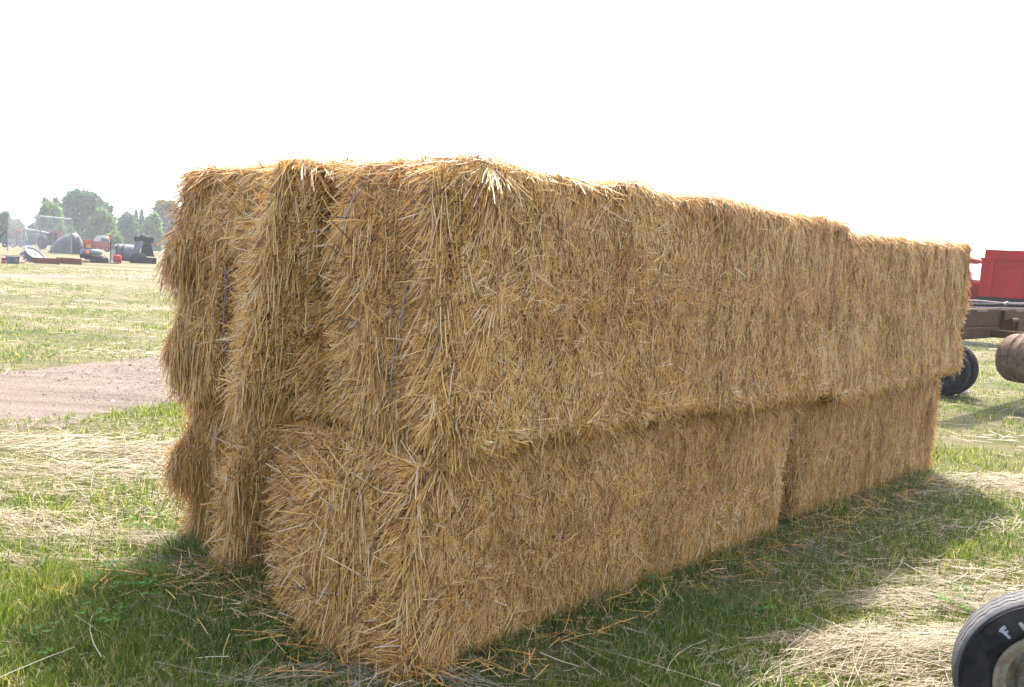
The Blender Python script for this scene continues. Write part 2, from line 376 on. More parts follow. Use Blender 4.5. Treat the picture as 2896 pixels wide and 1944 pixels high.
def rot2(dy, dz, ang): return dy * np.cos(ang) - dz * np.sin(ang), dy * np.sin(ang) + dz * np.cos(ang)
def end_dir(s, steep=.0, jit=.35):
    """near end face: straw combed to the left and down, steeper on the ridges"""
    def f(p):
        a = -.62 - steep + .55 * vnoise(p, 3.5, s.seed * 5.7) + rng.normal(0, jit, len(p))
        for (y0, w, amp, z0, z1, slant) in s.lobes:
            if amp > 0: a = a - .62 * np.exp(-((p[:, 1] - y0 - slant * p[:, 2]) / (w * 1.1)) ** 2)
        a = np.maximum(a, -1.9); t = np.zeros_like(p); t[:, 1] = np.cos(a); t[:, 2] = np.sin(a); return t
    return f
def side_dir(jit=.42, cross=.28):
    def f(p):
        n = len(p); a = -math.pi / 2 + rng.normal(0, jit, n) + .35 * vnoise(p, 4.5, 33.0)
        x = rng.random(n) < cross * (1 + 1.2 * np.exp(-((p[:, 2] + .02) / .12) ** 2)); a = np.where(x, rng.uniform(-math.pi, math.pi, n), a)
        t = np.zeros_like(p); t[:, 0] = np.cos(a); t[:, 2] = np.sin(a); return t
    return f
def top_dir(p):
    a = rng.uniform(0, 2 * math.pi, len(p)); t = np.zeros_like(p); t[:, 0] = np.cos(a); t[:, 1] = np.sin(a); return t
def const_dir(v, jit=.2): return lambda p: np.tile(np.array(v, float), (len(p), 1)) + rng.normal(0, jit, (len(p), 3))

def bale(name_label, org, dims, lobes, upper, front, left, seed, tilt=0, rot=0, ov=0.0, dens=1.0, edge_r=.065, gap=0):
    s = Bale(org, *dims, lobes=lobes, seed=seed, tilt=tilt, rot=rot, right_over=ov, edge_r=edge_r, gap=gap)
    U1 = lambda a, b, n: rng.uniform(a, b, n)
    def lay(f, n, dirf, L, W, lift, curl=.05, droop=.05, inset=.010, start=.4, lo=(0, 0), hi=(1, 1)):
        n = int(n * dens); p = s.sample(f, n, lo, hi)
        lf = np.abs(rng.normal(lift[0], lift[1], n)) if len(lift) == 2 else U1(lift[1], lift[2], n)
        s.strew(p, dirf(p), U1(*L, n), U1(*W, n), lf, curl, droop, inset, start)
    if front:      # near end face, the coarse one
        f = (0, -1)
        lay(f, 18000, end_dir(s, -.05, .85), (.03, .09), (.0024, .0040), (0, .09))
        lay(f, 7500, end_dir(s, -.05, .65), (.05, .13), (.0028, .0044), (.07, .13), .06, .1, .012, .15)
        s.clumps(f, 360, (4, 13), end_dir(s, .05, .5), (.07, .17), (.03, .28), spread=.16, droop=.12, size=.028)
        lay(f, 1500, end_dir(s, -.3, 1.2), (.05, .17), (.0032, .0054), (0, .05, .5), .05, .05, .006, .15)
        s.clumps(f, 45, (5, 13), end_dir(s, .1, .4), (.05, .11), (.05, .30), lo=(0, 0), hi=(1, .10), spread=.18, droop=.05)
        s.clumps(f, 150, (5, 16), end_dir(s, .0, .4), (.07, .17), (.15, .70), lo=(.86, 0), hi=(1, 1), spread=.22, droop=.10)
        for (y0, w, amp, z0, z1, slant) in lobes:
            if amp > .05:
                yc = (y0 / s.h[1] + 1) / 2
                s.clumps(f, 75, (6, 18), end_dir(s, .0, .25), (.10, .24), (.08, .30), lo=(max(0, yc - w * .9 / s.h[1]), .12), hi=(min(1, yc + w * .9 / s.h[1]), .90), spread=.12, droop=.15)
    if not left:   # long right face: short pressed stalks
        f = (1, -1)
        lay(f, 50000 if front else 36000, side_dir(.42, .26), (.02, .065), (.0018, .0031), (0, .07))
        lay(f, 10000 if front else 7000, side_dir(.5, .36), (.03, .095), (.0022, .0036), (.06, .11), .06, .06, .006, .25)
        s.clumps(f, int(380 * dens), (4, 12), side_dir(.35, .25), (.05, .11), (.02, .14), spread=.12, size=.022, droop=.06, W=(.0024, .0038))
        lay(f, 700, side_dir(1.0, .5), (.05, .14), (.0026, .0040), (0, .05, .5), .05, .05, .006, .15)
        if upper:   # rolled lower edge, straw running along it
            lay(f, 3600, const_dir((1, 0, -.22), .35), (.05, .13), (.0028, .0046), (.03, .09), .08, .06, .008, .4, (0, 0), (1, .085))
            s.clumps(f, 110, (4, 12), const_dir((.9, 0, -.5), .35), (.06, .13), (.02, .2), lo=(0, 0), hi=(1, .05), droop=.08)
            lay(f, 2600, side_dir(1.3, .7), (.03, .10), (.0022, .0036), (0, 0, .3), .06, .05, .006, .3, (0, .40), (1, .62))
        else:
            lay(f, 1200, side_dir(1.2, .6), (.04, .10), (.0026, .0042), (0, 0, .3), .06, .05, .008, .3, (.05, .42), (.8, .56))
        if front:   # draped near vertical edge
            s.clumps(f, 150, (5, 15), const_dir((-.42, 0, -.92), .2), (.08, .19), (.03, .22), lo=(0, .20 if upper else .04), hi=(.04, 1), spread=.13, droop=.10)
            s.clumps(f, 60, (5, 12), const_dir((.1, 0, -.95), .2), (.07, .15), (.02, .14), lo=(.95, .1), hi=(.985, 1), spread=.12, droop=.05)
        else:
            s.clumps(f, 40, (4, 10), const_dir((-.1, 0, -1), .2), (.07, .15), (.03, .16), lo=(0, 0), hi=(.02, 1), spread=.12, droop=.1)
            lay(f, 800, const_dir((1, 0, -.2), .7), (.03, .10), (.0026, .0042), (0, .1, .6), .08, .1, .01, .2, (.965, 0), (1, 1))
    else:
        f = (1, 1); lay(f, 6000, side_dir(.6, .3), (.05, .12), (.003, .0045), (.05, .12))
        s.clumps(f, 130, (5, 15), const_dir((-.5, .1, -.8), .3), (.09, .20), (.15, .6), lo=(0, 0), hi=(.12, 1), droop=.15)
    fl = (1, -1) if left else (1, 1)      # flank towards the neighbour, seen in the crease
    if front:
        lay(fl, 1500, const_dir((-.6, 0, -.7), .5), (.05, .14), (.003, .0048), (0, .1, .9), .06, .1, .01, .1, (0, 0), (.10, 1))
        s.clumps(fl, 60, (5, 13), const_dir((-.7, 0, -.6), .35), (.08, .16), (.3, 1.0), lo=(0, 0), hi=(.05, 1), spread=.25, droop=.15)
    if upper:      # top
        f = (2, 1)
        lay(f, 14000 if front else 8000, top_dir, (.04, .13), (.0026, .0042), (.04, .10))
        lay(f, 1500, top_dir, (.05, .16), (.0022, .0034), (0, .1, .8), .05, .03, .008, .1)
        s.clumps(f, 70, (4, 10), const_dir((-.6, .5, 0), .6), (.07, .16), (.05, .4), lo=(0, 0), hi=(.08, 1), droop=.05)
        if front:      # long loose stalks breaking the top outline
            lay(f, 130, const_dir((-.5, .3, .35), .6), (.12, .26), (.0018, .003), (0, .1, .6), .08, .03, .006, .05, (0, 0), (.35, 1))
            lay(f, 110, const_dir((.2, -.5, .4), .6), (.10, .22), (.0018, .003), (0, .1, .6), .08, .03, .006, .05, (0, 0), (1, .2))
        s.clumps(f, 12, (3, 8), const_dir((-.3, .1, .9), .35), (.06, .12), (.6, 1.6), lo=(0, 0), hi=(.3, .2), droop=.0)
        if front:
            s.clumps(f, 26, (4, 10), const_dir((.5, -.2, .6), .5), (.06, .13), (.3, 1.2), lo=(.95, 0), hi=(1, .5), droop=.0)
            for (y0, w, amp, z0, z1, slant) in lobes:
                if amp > .08 and z1 > .5:       # ridge carried over the top edge
                    yc = (y0 / s.h[1] + 1) / 2
                    s.clumps(f, 7, (6, 14), const_dir((-.9, .3, -.1), .3), (.10, .19), (.02, .2), lo=(0, max(0, yc - w * .7 / s.h[1])), hi=(.05, min(1, yc + w * .7 / s.h[1])), droop=.15)
    else:
        f = (2, 1); lay(f, 1600, top_dir, (.04, .12), (.003, .0045), (.05, .12), lo=(0, 0), hi=(.14, 1))
        if not left: lay(f, 1500, top_dir, (.04, .11), (.003, .0045), (.03, .1), lo=(0, 0), hi=(1, .12))
    if not front:
        lay((0, 1), 4000, lambda p: top_dir(p)[:, [2, 0, 1]], (.05, .13), (.003, .0045), (.1, .15))
        lay((0, -1), 1500, lambda p: top_dir(p)[:, [2, 0, 1]], (.05, .13), (.003, .0045), (.1, .15))
    if not upper and not left and front:   # foot of the near corner spilling outwards on the grass
        s.clumps((0, -1), 110, (6, 15), end_dir(s, .2, .4), (.10, .22), (.25, .9), lo=(0, 0), hi=(.45, .16), droop=.5, spread=.2)
        s.clumps((0, -1), 60, (6, 15), const_dir((-.8, -.1, -.35), .4), (.10, .24), (.4, 1.1), lo=(0, 0), hi=(.22, .14), droop=.45, spread=.2)
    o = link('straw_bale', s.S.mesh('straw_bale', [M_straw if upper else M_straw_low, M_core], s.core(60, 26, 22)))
    tag(o, name_label, 'straw bale', 'straw bales stacked in two layers')
    # blue twine ties round the length of the bale, mostly sunk in the straw
    if front:
        for y0 in ((.14,) if not upper else (.22,) if left else (.16, -.12)):
            pts = []
            top = np.linspace(.6, -1, 14) * s.h[0]; endz = np.linspace(1, -1, 22) * s.h[2]
            for x in top: pts.append((x, y0, s.h[2]))
            for z in endz[1:]: pts.append((-s.h[0], y0 + .01 * math.sin(z * 9 + seed), z))
            P, n = s.surf(np.array(pts)); off = -.011 + .030 * vnoise(np.array(pts), 5, seed + y0)
            Q = s.world(P + n * off[:, None])
            t = MB(); t.tube([tuple(q) for q in Q], .0019, 6); t.build('twine', M_twine, o)
    return o

N0 = np.array([-.204, 3.352, 0])
def place(a, b, z): return N0 + U * a + Vv * b + np.array([0, 0, z])
# lobes: (y centre, width, amplitude, z from, z to, slant)
bale('nearest lower straw bale, corner spilling loose straw onto the grass', place(1.40, .44, .42), (1.51, .465, .42),
     [(-.44, .11, .06, -.5, .6, .0), (.05, .26, .12, -.6, .40, .1), (.48, .06, -.06, -.6, .6, 0)], False, True, False, 1, ov=-1, gap=.6)
bale('lower left straw bale with a shaggy drooping end beside a dark crease', place(1.40, 1.46, .40), (1.33, .50, .40),
     [(-.10, .14, .17, -.6, .26, .0), (.42, .12, .15, -.10, .26, .0), (.40, .10, .05, -.5, -.1, .0), (.16, .05, -.08, -.6, .3, 0), (-.36, .10, -.22, -.6, .6, 0)], False, True, True, 2)
bale('lower straw bale at the far right end, behind a vertical gap near the grass', place(4.34, .49, .41), (1.34, .455, .41), [], False, False, False, 3, rot=R(-.4), edge_r=.08, gap=-1.9)
bale('upper straw bale with the thick fringed near corner, centre of the stack', place(1.60, .315, 1.395), (1.65, .450, .525),
     [(-.38, .10, .13, -.45, .6, .10), (.40, .07, -.13, -.6, .6, 0), (.06, .17, .10, -.5, .45, .22), (-.20, .05, -.015, -.6, .5, .12)], True, True, False, 4, ov=1, tilt=.007)
bale('upper left straw bale with a long tuft hanging down its end', place(1.30, 1.345, 1.385), (1.35, .610, .55),
     [(-.42, .15, .20, -.56, .8, -.22), (.13, .07, -.13, -.6, .2, -.1), (.50, .15, .11, -.02, .30, 0), (.53, .12, .08, -.46, -.16, 0)], True, True, True, 5)
bale('upper straw bale at the far right end, lower topped and square edged', place(4.51, .375, 1.362), (1.25, .468, .532), [], True, False, False, 6, tilt=.03, ov=1)

# ---------------------------------------------------------------- grass, hay and clover on the field (uncountable: stuff)
def inside_stack(P, m=0.0):
    q = P[:, :2] - N0[:2]; a = q @ U[:2]; b = q @ Vv[:2]
    return (a > .06 - m) & (a < 5.45 + m) & (b > .05 - m) & (b < 1.85 + m)
_rd = (rn1 - rn0) / np.linalg.norm(rn1 - rn0); _fd = (rf1 - rf0) / np.linalg.norm(rf1 - rf0)
def cross2(d, q): return d[0] * q[:, 1] - d[1] * q[:, 0]
def on_road(P):
    w = .05 + .34 * vnoise(np.c_[P[:, :2], P[:, 0] * 0], 1.1, 9) + .20 * vnoise(np.c_[P[:, :2], P[:, 0] * 0], 5, 3)
    return (cross2(_rd, P[:, :2] - rn0) > w + .05) & (cross2(_fd, P[:, :2] - rf0) < -w - .05)
_t0 = on_ground(0, 786)[1]; _t1 = on_ground(0, 775)[1]
def wedge(n, r0, r1, a0=-40, a1=42):
    r = np.sqrt(rng.uniform(r0 * r0, r1 * r1, n)); a = R(1) * rng.uniform(a0, a1, n)
    return np.c_[r * np.sin(a), r * np.cos(a), np.zeros(n)]
def spot(xs, ys): return on_ground(xs, ys)[:2]
# hay lies thick in these patches: (centre, along, across, direction, weight)
PATCH = [(spot(150, 1340), 2.2, .30, .25, .75), (spot(420, 1290), .9, .28, .3, .8), (spot(330, 1470), 1.2, .22, .2, .7), (spot(60, 1480), 1.0, .26, .15, .75), (spot(60, 1600), .8, .12, .15, .45), (spot(40, 1250), .8, .22, .3, .5),
         (spot(120, 1420), 1.5, .16, .2, .6), (spot(300, 1390), 1.2, .14, .3, .55), (spot(200, 1540), 1.2, .12, .15, .5), (spot(2760, 1640), .5, .2, .5, .6), (spot(2850, 1720), .4, .25, .6, .7), (spot(2660, 1890), .62, .32, .25, 1.15), (spot(2640, 1720), .45, .16, .1, .75), (spot(2860, 1370), 1.2, .28, .4, .75), (spot(2800, 1500), .6, .16, .3, .45), (spot(1000, 1935), .42, .09, .1, .6), (spot(2380, 1930), .4, .15, .2, .6),
         (spot(2840, 1240), 1.6, .20, .2, .4), (spot(2200, 1900), .4, .2, .0, .25), (spot(2720, 1620), .5, .15, .1, .35)]
def hay_amount(P):
    z = np.c_[P[:, :2], P[:, 0] * 0]
    h = .5 * np.clip(vnoise(z * np.array([.45, 1.5, 1]), .9, 21) * 1.6 - .35, 0, 1) * (np.linalg.norm(P[:, :2], axis=1) > 9.5)
    for c, la, lb, an, w in PATCH:
        q = P[:, :2] - c; a = (q[:, 0] * math.cos(an) + q[:, 1] * math.sin(an)) / la; b = (-q[:, 0] * math.sin(an) + q[:, 1] * math.cos(an)) / lb
        k = .75 * vnoise(z, 2.6, 5) + .4 * vnoise(z, 8, 2)
        h = np.maximum(h, w * np.exp(-np.maximum(a * a + b * b + k, 0) ** 1.3))
    return h
G = Strands()
def grow(n, r0, r1, hgt, wid, tuft, spread, clear=1.0):
    c = wedge(n, r0, r1)
    z = np.c_[c[:, :2], c[:, 0] * 0]
    dens = np.clip(.62 + .75 * vnoise(z, 1.1, 4) + .35 * vnoise(z, 4.5, 8), .22, 1) * (1 - clear * .72 * np.clip(hay_amount(c), 0, 1))
    ok = (rng.random(n) < dens) & ~inside_stack(c) & ~on_road(c) & ~((c[:, 1] > _t0 - .5) & (c[:, 1] < _t1 + .8))
    c = c[ok]; k = rng.integers(tuft[0], tuft[1], len(c)); idx = np.repeat(np.arange(len(c)), k); m = len(idx)
    P = c[idx] + np.c_[rng.normal(0, spread, (m, 2)), np.zeros(m)]
    hh = hgt * (.55 + .5 * rng.random(len(c)) + .35 * np.clip(vnoise(np.c_[c[:, :2], c[:, 0] * 0], .8, 14), -.6, 1))[idx] * rng.uniform(.5, 1.15, m)
    D = nrm(np.c_[rng.normal(0, .30, (m, 2)), np.ones(m)]); ph = rng.uniform(0, 2 * math.pi, m)
    side = np.c_[np.cos(ph), np.sin(ph), np.zeros(m)]; bend = np.c_[rng.normal(0, .28, (m, 2)), -np.abs(rng.normal(0, .12, m))]
    G.blades(P, D, side, hh, wid * rng.uniform(.6, 1.3, m), bend)
grow(44000, 1.8, 5.2, .088, .0042, (3, 8), .02)
grow(34000, 5.0, 10, .080, .006, (3, 7), .03)
grow(22000, 10, 22, .075, .011, (3, 6), .06, .6)
grow(20000, 22, 50, .07, .024, (3, 5), .14, .3)
grow(2800, 2.6, 6.5, .15, .005, (4, 9), .03)
# taller grass left uncut along the foot of the bales
n = 900; tt = rng.random(n); sd_ = rng.random(n) < .45
base = np.where(sd_[:, None], N0 + Vv * (tt * 1.9)[:, None] - U * np.abs(rng.normal(.03, .09, n))[:, None], N0 + U * (tt * 5.4)[:, None] - Vv * np.abs(rng.normal(.02, .07, n))[:, None])
k = rng.integers(2, 6, n); idx = np.repeat(np.arange(n), k); m_ = len(idx); P = base[idx] + np.c_[rng.normal(0, .02, (m_, 2)), np.zeros(m_)]
ph = rng.uniform(0, 6.28, m_); G.blades(P, nrm(np.c_[rng.normal(0, .25, (m_, 2)), np.ones(m_)]), np.c_[np.cos(ph), np.sin(ph), 0 * ph], rng.uniform(.05, .15, m_), rng.uniform(.003, .006, m_), np.c_[rng.normal(0, .25, (m_, 2)), -.05 * np.ones(m_)])
tag(link('grass', G.mesh('grass', M_grass)), 'green mown grass with longer tufts round the foot of the bales', 'grass', kind='stuff')

Hs = Strands(); HEAP = spot(2690, 1890)
def strew_hay(n, r0, r1, L, W, zmax, base_p=.0, amt=1.0):
    c = wedge(n, r0, r1); h = hay_amount(c)
    ok = (rng.random(n) < np.clip(h * amt, 0, 1) + base_p) & ~inside_stack(c, -.05) & ~(on_road(c) & (rng.random(n) < .985)) & ~((c[:, 1] > _t0 - .5) & (c[:, 1] < _t1 + .8))
    c = c[ok]; h = h[ok]; m = len(c)
    a = .15 + .8 * vnoise(np.c_[c[:, :2], c[:, 0] * 0], 1.2, 31) + rng.normal(0, .36, m); a = np.where(rng.random(m) < .2, rng.uniform(0, 6.28, m), a) + np.where(rng.random(m) < .5, math.pi, 0)
    c[:, 2] = rng.random(m) * zmax * (.25 + np.clip(h, 0, 1) + 1.1 * np.clip(h - .8, 0, .4)) + .012
    hp = c[:, :2] - HEAP; c[:, 2] += .09 * np.clip(1 + .8 * vnoise(np.c_[c[:, :2], c[:, 0] * 0], 5, 77), 0, 2) * rng.uniform(.6, 1, m) * np.exp(-(hp[:, 0] / .42) ** 2 - (hp[:, 1] / .30) ** 2)
    D = nrm(np.c_[np.cos(a), np.sin(a), rng.normal(.02, .14, m)]); l = rng.uniform(*L, m)
    P = c - D * (l * .5)[:, None]; P[:, 2] = np.maximum(P[:, 2], .006)
    bend = np.c_[rng.normal(0, .16, (m, 2)), rng.normal(0, .06, m)]; bend[:, 2] = np.maximum(bend[:, 2], -D[:, 2] - P[:, 2] / l)
    Nn = nrm(np.c_[rng.normal(0, .35, (m, 2)), np.ones(m)])
    Hs.add(P, D, Nn, l, rng.uniform(*W, m), bend, 3)
strew_hay(64000, 1.8, 5.2, (.06, .26), (.0020, .0038), .06, .022)
strew_hay(42000, 5.0, 10, (.08, .28), (.0030, .0055), .06, .025)
strew_hay(46000, 10, 22, (.08, .26), (.005, .010), .05, .05)
strew_hay(40000, 22, 48, (.15, .40), (.010, .020), .04, .06)
# long pale stalks lying across the shaded grass in front
n = 170; c = wedge(n, 2.3, 5.5, -32, 34); c = c[~inside_stack(c, .05)]; m_ = len(c); a = rng.uniform(0, 6.28, m_); c[:, 2] = rng.uniform(.01, .07, m_)
Hs.add(c, nrm(np.c_[np.cos(a), np.sin(a), rng.normal(.08, .12, m_)]), nrm(np.c_[rng.normal(0, .4, (m_, 2)), np.ones(m_)]), rng.uniform(.2, .55, m_), rng.uniform(.0018, .0034, m_), np.c_[rng.normal(0, .22, (m_, 2)), rng.normal(-.06, .05, m_)], 4)
pass
# short dead thatch between the blades
n = 24000; c = wedge(n, 1.8, 8.5); c = c[~inside_stack(c) & ~on_road(c)]; m_ = len(c); a = rng.uniform(0, 6.28, m_); c[:, 2] = rng.uniform(.006, .04, m_)
Hs.add(c, nrm(np.c_[np.cos(a), np.sin(a), rng.normal(0, .25, m_)]), nrm(np.c_[rng.normal(0, .5, (m_, 2)), np.ones(m_)]), rng.uniform(.02, .09, m_), rng.uniform(.002, .0042, m_), np.c_[rng.normal(0, .15, (m_, 2)), rng.normal(0, .05, m_)], 2)
tag(link('dry_hay', Hs.mesh('dry_hay', M_hay)), 'pale dry cut hay lying in swaths on the grass', 'hay', kind='stuff')

# straw dropped round the foot of the stack
Ds = Strands(); n = 1500; tt = rng.random(n); sd_ = rng.random(n) < .55
base = np.where(sd_[:, None], N0 + Vv * (tt * 1.7 - .1)[:, None] - U * np.abs(rng.normal(0, .22, n))[:, None], N0 + U * (tt * 5.4)[:, None] - Vv * np.abs(rng.normal(0, .13, n))[:, None])
base[:, 2] = rng.uniform(.01, .06, n); a = rng.uniform(0, 6.28, n)
Ds.add(base, nrm(np.c_[np.cos(a), np.sin(a), rng.normal(0.05, .2, n)]), nrm(np.c_[rng.normal(0, .4, (n, 2)), np.ones(n)]), rng.uniform(.06, .22, n), rng.uniform(.003, .005, n), np.c_[rng.normal(0, .08, (n, 2)), rng.normal(-.05, .05, n)], 2)
tag(link('loose_straw', Ds.mesh('loose_straw', M_straw_low)), 'golden loose straw dropped round the foot of the bales', 'straw', kind='stuff')

# clover and other broad leaves in the shade left of the bales
Cl = Strands()
for (xs, ys, k) in ((330, 1640, 12), (400, 1690, 16), (460, 1655, 10), (320, 1700, 8), (120, 1870, 7), (60, 1015, 14), (150, 1010, 16), (1800, 1700, 10), (2180, 1790, 10), (420, 1520, 10), (2700, 1740, 14), (270, 1800, 12)):
    g = on_ground(xs, ys)
    for i in range(k):
        p0 = g + np.array([*rng.normal(0, .07, 2), 0]); h = rng.uniform(.05, .11); p1 = p0 + np.array([*rng.normal(0, .02, 2), h])
        d0 = nrm((p1 - p0)[None]); Cl.blades(p0[None], d0, np.array([[1., 0, 0]]), np.array([h]), np.array([.003]), np.zeros((1, 3)))
        a = rng.uniform(0, 6.28)
        for j in range(3):
            aa = a + j * 2.09; dd = np.array([[math.cos(aa), math.sin(aa), rng.uniform(-.1, .35)]]); s_ = np.array([[-math.sin(aa), math.cos(aa), 0.]])
            Cl.add(p1[None], nrm(dd), np.array([[0., 0, 1]]), np.array([rng.uniform(.014, .022)]), np.array([.015]), np.zeros((1, 3)), 2, -.12)
tag(link('clover', Cl.mesh('clover', M_clover)), 'low broad leaved clover in the grass by the bales', 'clover', kind='stuff')

# clods and small stones on the dirt road
n = 5200; c = wedge(n * 5, 6, 16, -40, -2); c = c[on_road(c)]; w_ = np.clip(.5 + .9 * vnoise(c * np.array([1, 1, 0]), 1.1, 12), .05, 1); c = c[rng.random(len(c)) < w_][:n]; m_ = len(c)
oc = np.array([[1, 0, 0], [0, 1, 0], [-1, 0, 0], [0, -1, 0], [0, 0, .7], [0, 0, -.4]], float); of = np.array([[0, 1, 4], [1, 2, 4], [2, 3, 4], [3, 0, 4], [1, 0, 5], [2, 1, 5], [3, 2, 5], [0, 3, 5]])
sz = rng.lognormal(-4.7, .5, m_); Vp = c[:, None, :] + oc[None] * sz[:, None, None] * rng.uniform(.6, 1.4, (m_, 6, 1)) + np.array([0, 0, .006]); Fp = (np.arange(m_) * 6)[:, None, None] + of[None]
M_clod = paint('dry_clod', (.15, .12, .095), .95, 0, (.24, .21, .18), .6, 3)
tag(link('gravel', mesh_np('gravel', Vp.reshape(-1, 3), Fp.ravel(), np.full(m_ * 8, 3), M_clod, False)), 'small stones and dry clods scattered on the dirt road', 'gravel', kind='stuff')

# ---------------------------------------------------------------- wheels
def tyre_profile(r, w, rim_r, ribs=0):
    """closed-ish cross-section (radius, along axis) from inner bead round the outside"""
    h = w / 2; pr = [(rim_r, -h * .62), (rim_r + (r - rim_r) * .25, -h * .92), (rim_r + (r - rim_r) * .55, -h), (rim_r + (r - rim_r) * .82, -h * .9), (r - .02 * r / .3, -h * .74)]
    if ribs:
        for i in range(ribs):
            a0 = -h * .70 + 1.40 * h * i / ribs; a1 = -h * .70 + 1.40 * h * (i + 1) / ribs; g = (a1 - a0) * .16; k = 1 - .05 * abs((a0 + a1) / w) ** 2
            pr += [(r * k - .014, a0), (r * k, a0 + g), (r * k, a1 - g), (r * k - .014, a1)]
    else: pr += [(r - .008, -h * .5), (r, 0), (r - .008, h * .5)]
    pr += [(r - .02 * r / .3, h * .74), (rim_r + (r - rim_r) * .82, h * .9), (rim_r + (r - rim_r) * .55, h), (rim_r + (r - rim_r) * .25, h * .92), (rim_r, h * .62)]
    return pr
def wheel(parent, c, axis, r, w, rim_r, m_t, m_r, ribs=0, n=48):
    t = MB().lathe(tyre_profile(r, w, rim_r, ribs), (0, 0, 0), axis, n, True, True)
    wh = t.build('wheel', m_t, parent, loc=c)
    q = MB(); h = w / 2
    q.lathe([(rim_r + .012, -h * .66), (rim_r - .01, -h * .6), (rim_r - .02, -h * .2), (rim_r * .55, -h * .15), (rim_r * .5, -h * .32), (0.001, -h * .34)], (0, 0, 0), axis, 32)
    q.lathe([(rim_r + .012, h * .66), (rim_r - .01, h * .6), (rim_r - .02, h * .2), (rim_r * .55, h * .15), (rim_r * .5, h * .32), (0.001, h * .34)], (0, 0, 0), axis, 32)
    q.build('rim', m_r, wh); return wh

# near wheel, lower right corner: worn tyre lettered F I, rusty white rim
wc_d = 3.0
for _ in range(30): wc_d += (at_depth(2968, 1924, wc_d)[2] - 258 * wc_d / F_PX) * .8
wc = at_depth(2968, 1924, wc_d); r_t = wc[2]
ax_w = nrm((np.array([-.36, -.93, 0.0]))[None])[0]
root = thing('implement_wheel', 'worn black tyre with white F I lettering and rusty white rim in dry hay', 'wheel', (wc[0], wc[1], 0))
n_a, n_p = 420, 90
h = .085; rim_r = r_t * .575; prof = []
ctrl = [(rim_r - .004, .045), (rim_r + .012, .062), (rim_r + .026, .080), (rim_r + .042, .086), (r_t - .048, .084), (r_t - .032, .077), (r_t - .018, .070), (r_t - .010, .064), (r_t - .003, .052), (r_t, .030), (r_t, 0)]
pts = ctrl + [(a, -b) for a, b in ctrl[-2::-1]]
d = np.r_[0, np.cumsum([math.dist(pts[i], pts[i + 1]) for i in range(len(pts) - 1)])]
uu = np.linspace(0, d[-1], n_p); pr_r = np.interp(uu, d, [q[0] for q in pts]); pr_t = np.interp(uu, d, [q[1] for q in pts])
# dense rows over the tread so the zigzag grooves are real
pr_t2 = np.linspace(.075, -.075, 110); sel = np.array([q[1] for q in pts]); tr_r = np.interp(-pr_t2, [-q[1] for q in pts[6:-6]], [q[0] for q in pts[6:-6]])
k0 = (pr_r < r_t - .02) & (pr_t > 0); k1 = (pr_r < r_t - .02) & (pr_t < 0)
PR = np.r_[pr_r[k0], tr_r, pr_r[k1]]; PT = np.r_[pr_t[k0], pr_t2, pr_t[k1]]; n_p = len(PR)
th = np.linspace(0, 2 * math.pi, n_a, endpoint=False); TH, RR = np.meshgrid(th, PR, indexing='ij'); _, TT = np.meshgrid(th, PT, indexing='ij')
zig = np.abs(((TH * 34 / (2 * math.pi)) % 1) * 2 - 1) * .011
tread = RR > r_t - .012
for g0 in (.034, .004, -.030):
    RR = RR - np.where(tread & (np.abs(TT - (g0 + zig - .0055)) < .0022), .007, 0)
RR = RR - .0012 * (np.abs(TT) < .087) * (np.abs(RR - (r_t - .058)) < .003)
e1 = nrm(np.cross(ax_w, [0, 0, 1.])[None])[0]; e2 = np.cross(e1, ax_w)       # e1 to the viewer's right or left, e2 up
if e1[0] < 0: e1 = -e1
if e2[2] < 0: e2 = -e2
V = (e1 * np.cos(TH)[..., None] + e2 * np.sin(TH)[..., None]) * RR[..., None] + ax_w * TT[..., None]
I = np.arange(n_a * n_p).reshape(n_a, n_p); J = np.roll(I, -1, 0); Fq = np.stack([I[:, :-1], I[:, 1:], J[:, 1:], J[:, :-1]], -1).reshape(-1, 4)
M_tread = paint('dusty_tread', (.085, .083, .085), .85, 0, (.055, .053, .053), .4, 12, .2)
tme = mesh_np('tyre', V.reshape(-1, 3), Fq.ravel(), np.full(len(Fq), 4), [M_oldrubber, M_tread]); tme.polygons.foreach_set('material_index', (((PR[:-1] + PR[1:]) / 2 > r_t - .014)[None] & (np.ones(n_a)[:, None] > 0)).ravel().astype(np.int32))
tyre = link('tyre', tme, root, (0, 0, r_t))
def letter(name, polys, rad, ang, turn):
    """raised painted letter on the sidewall; polygons in millimetres, x right, y up"""
    m_ = MB(); ca, sa = math.cos(turn), math.sin(turn); ox, oy = rad * math.cos(ang), rad * math.sin(ang)
    for poly in polys:
        pts2 = [(ox + (x * ca - y * sa) * .00088, oy + (x * sa + y * ca) * .00088) for x, y in poly]; V = []
        for dz in (.0845, .0895): V += [tuple(e1 * a + e2 * b_ + ax_w * dz) for a, b_ in pts2]
        k = len(poly); m_.add(V, [tuple(range(k, 2 * k)), tuple(range(k - 1, -1, -1))] + [(i, (i + 1) % k, (i + 1) % k + k, i + k) for i in range(k)])
    return m_.build(name, M_letter, tyre)
letter('letter', [[(-10, -22), (-1, -22), (0, -3), (9, -3), (10, 5), (0, 5), (1, 12), (14, 11), (17, 22), (-2, 24), (-13, 19), (-9, 8)]], r_t * .765, R(133.5), R(54))
letter('letter', [[(-6, -21), (7, -22), (6, 0), (7, 21), (-6, 22), (-7, 0)]], r_t * .74, R(119), R(43))
q = MB()
q.lathe([(rim_r - .002, .046), (rim_r + .008, .060), (rim_r + .008, .070), (rim_r - .002, .073), (rim_r - .014, .062), (rim_r - .030, .058), (rim_r - .034, .050)], (0, 0, 0), tuple(ax_w), 64)
q.build('rim_flange', M_rimrust, root, loc=(0, 0, r_t))
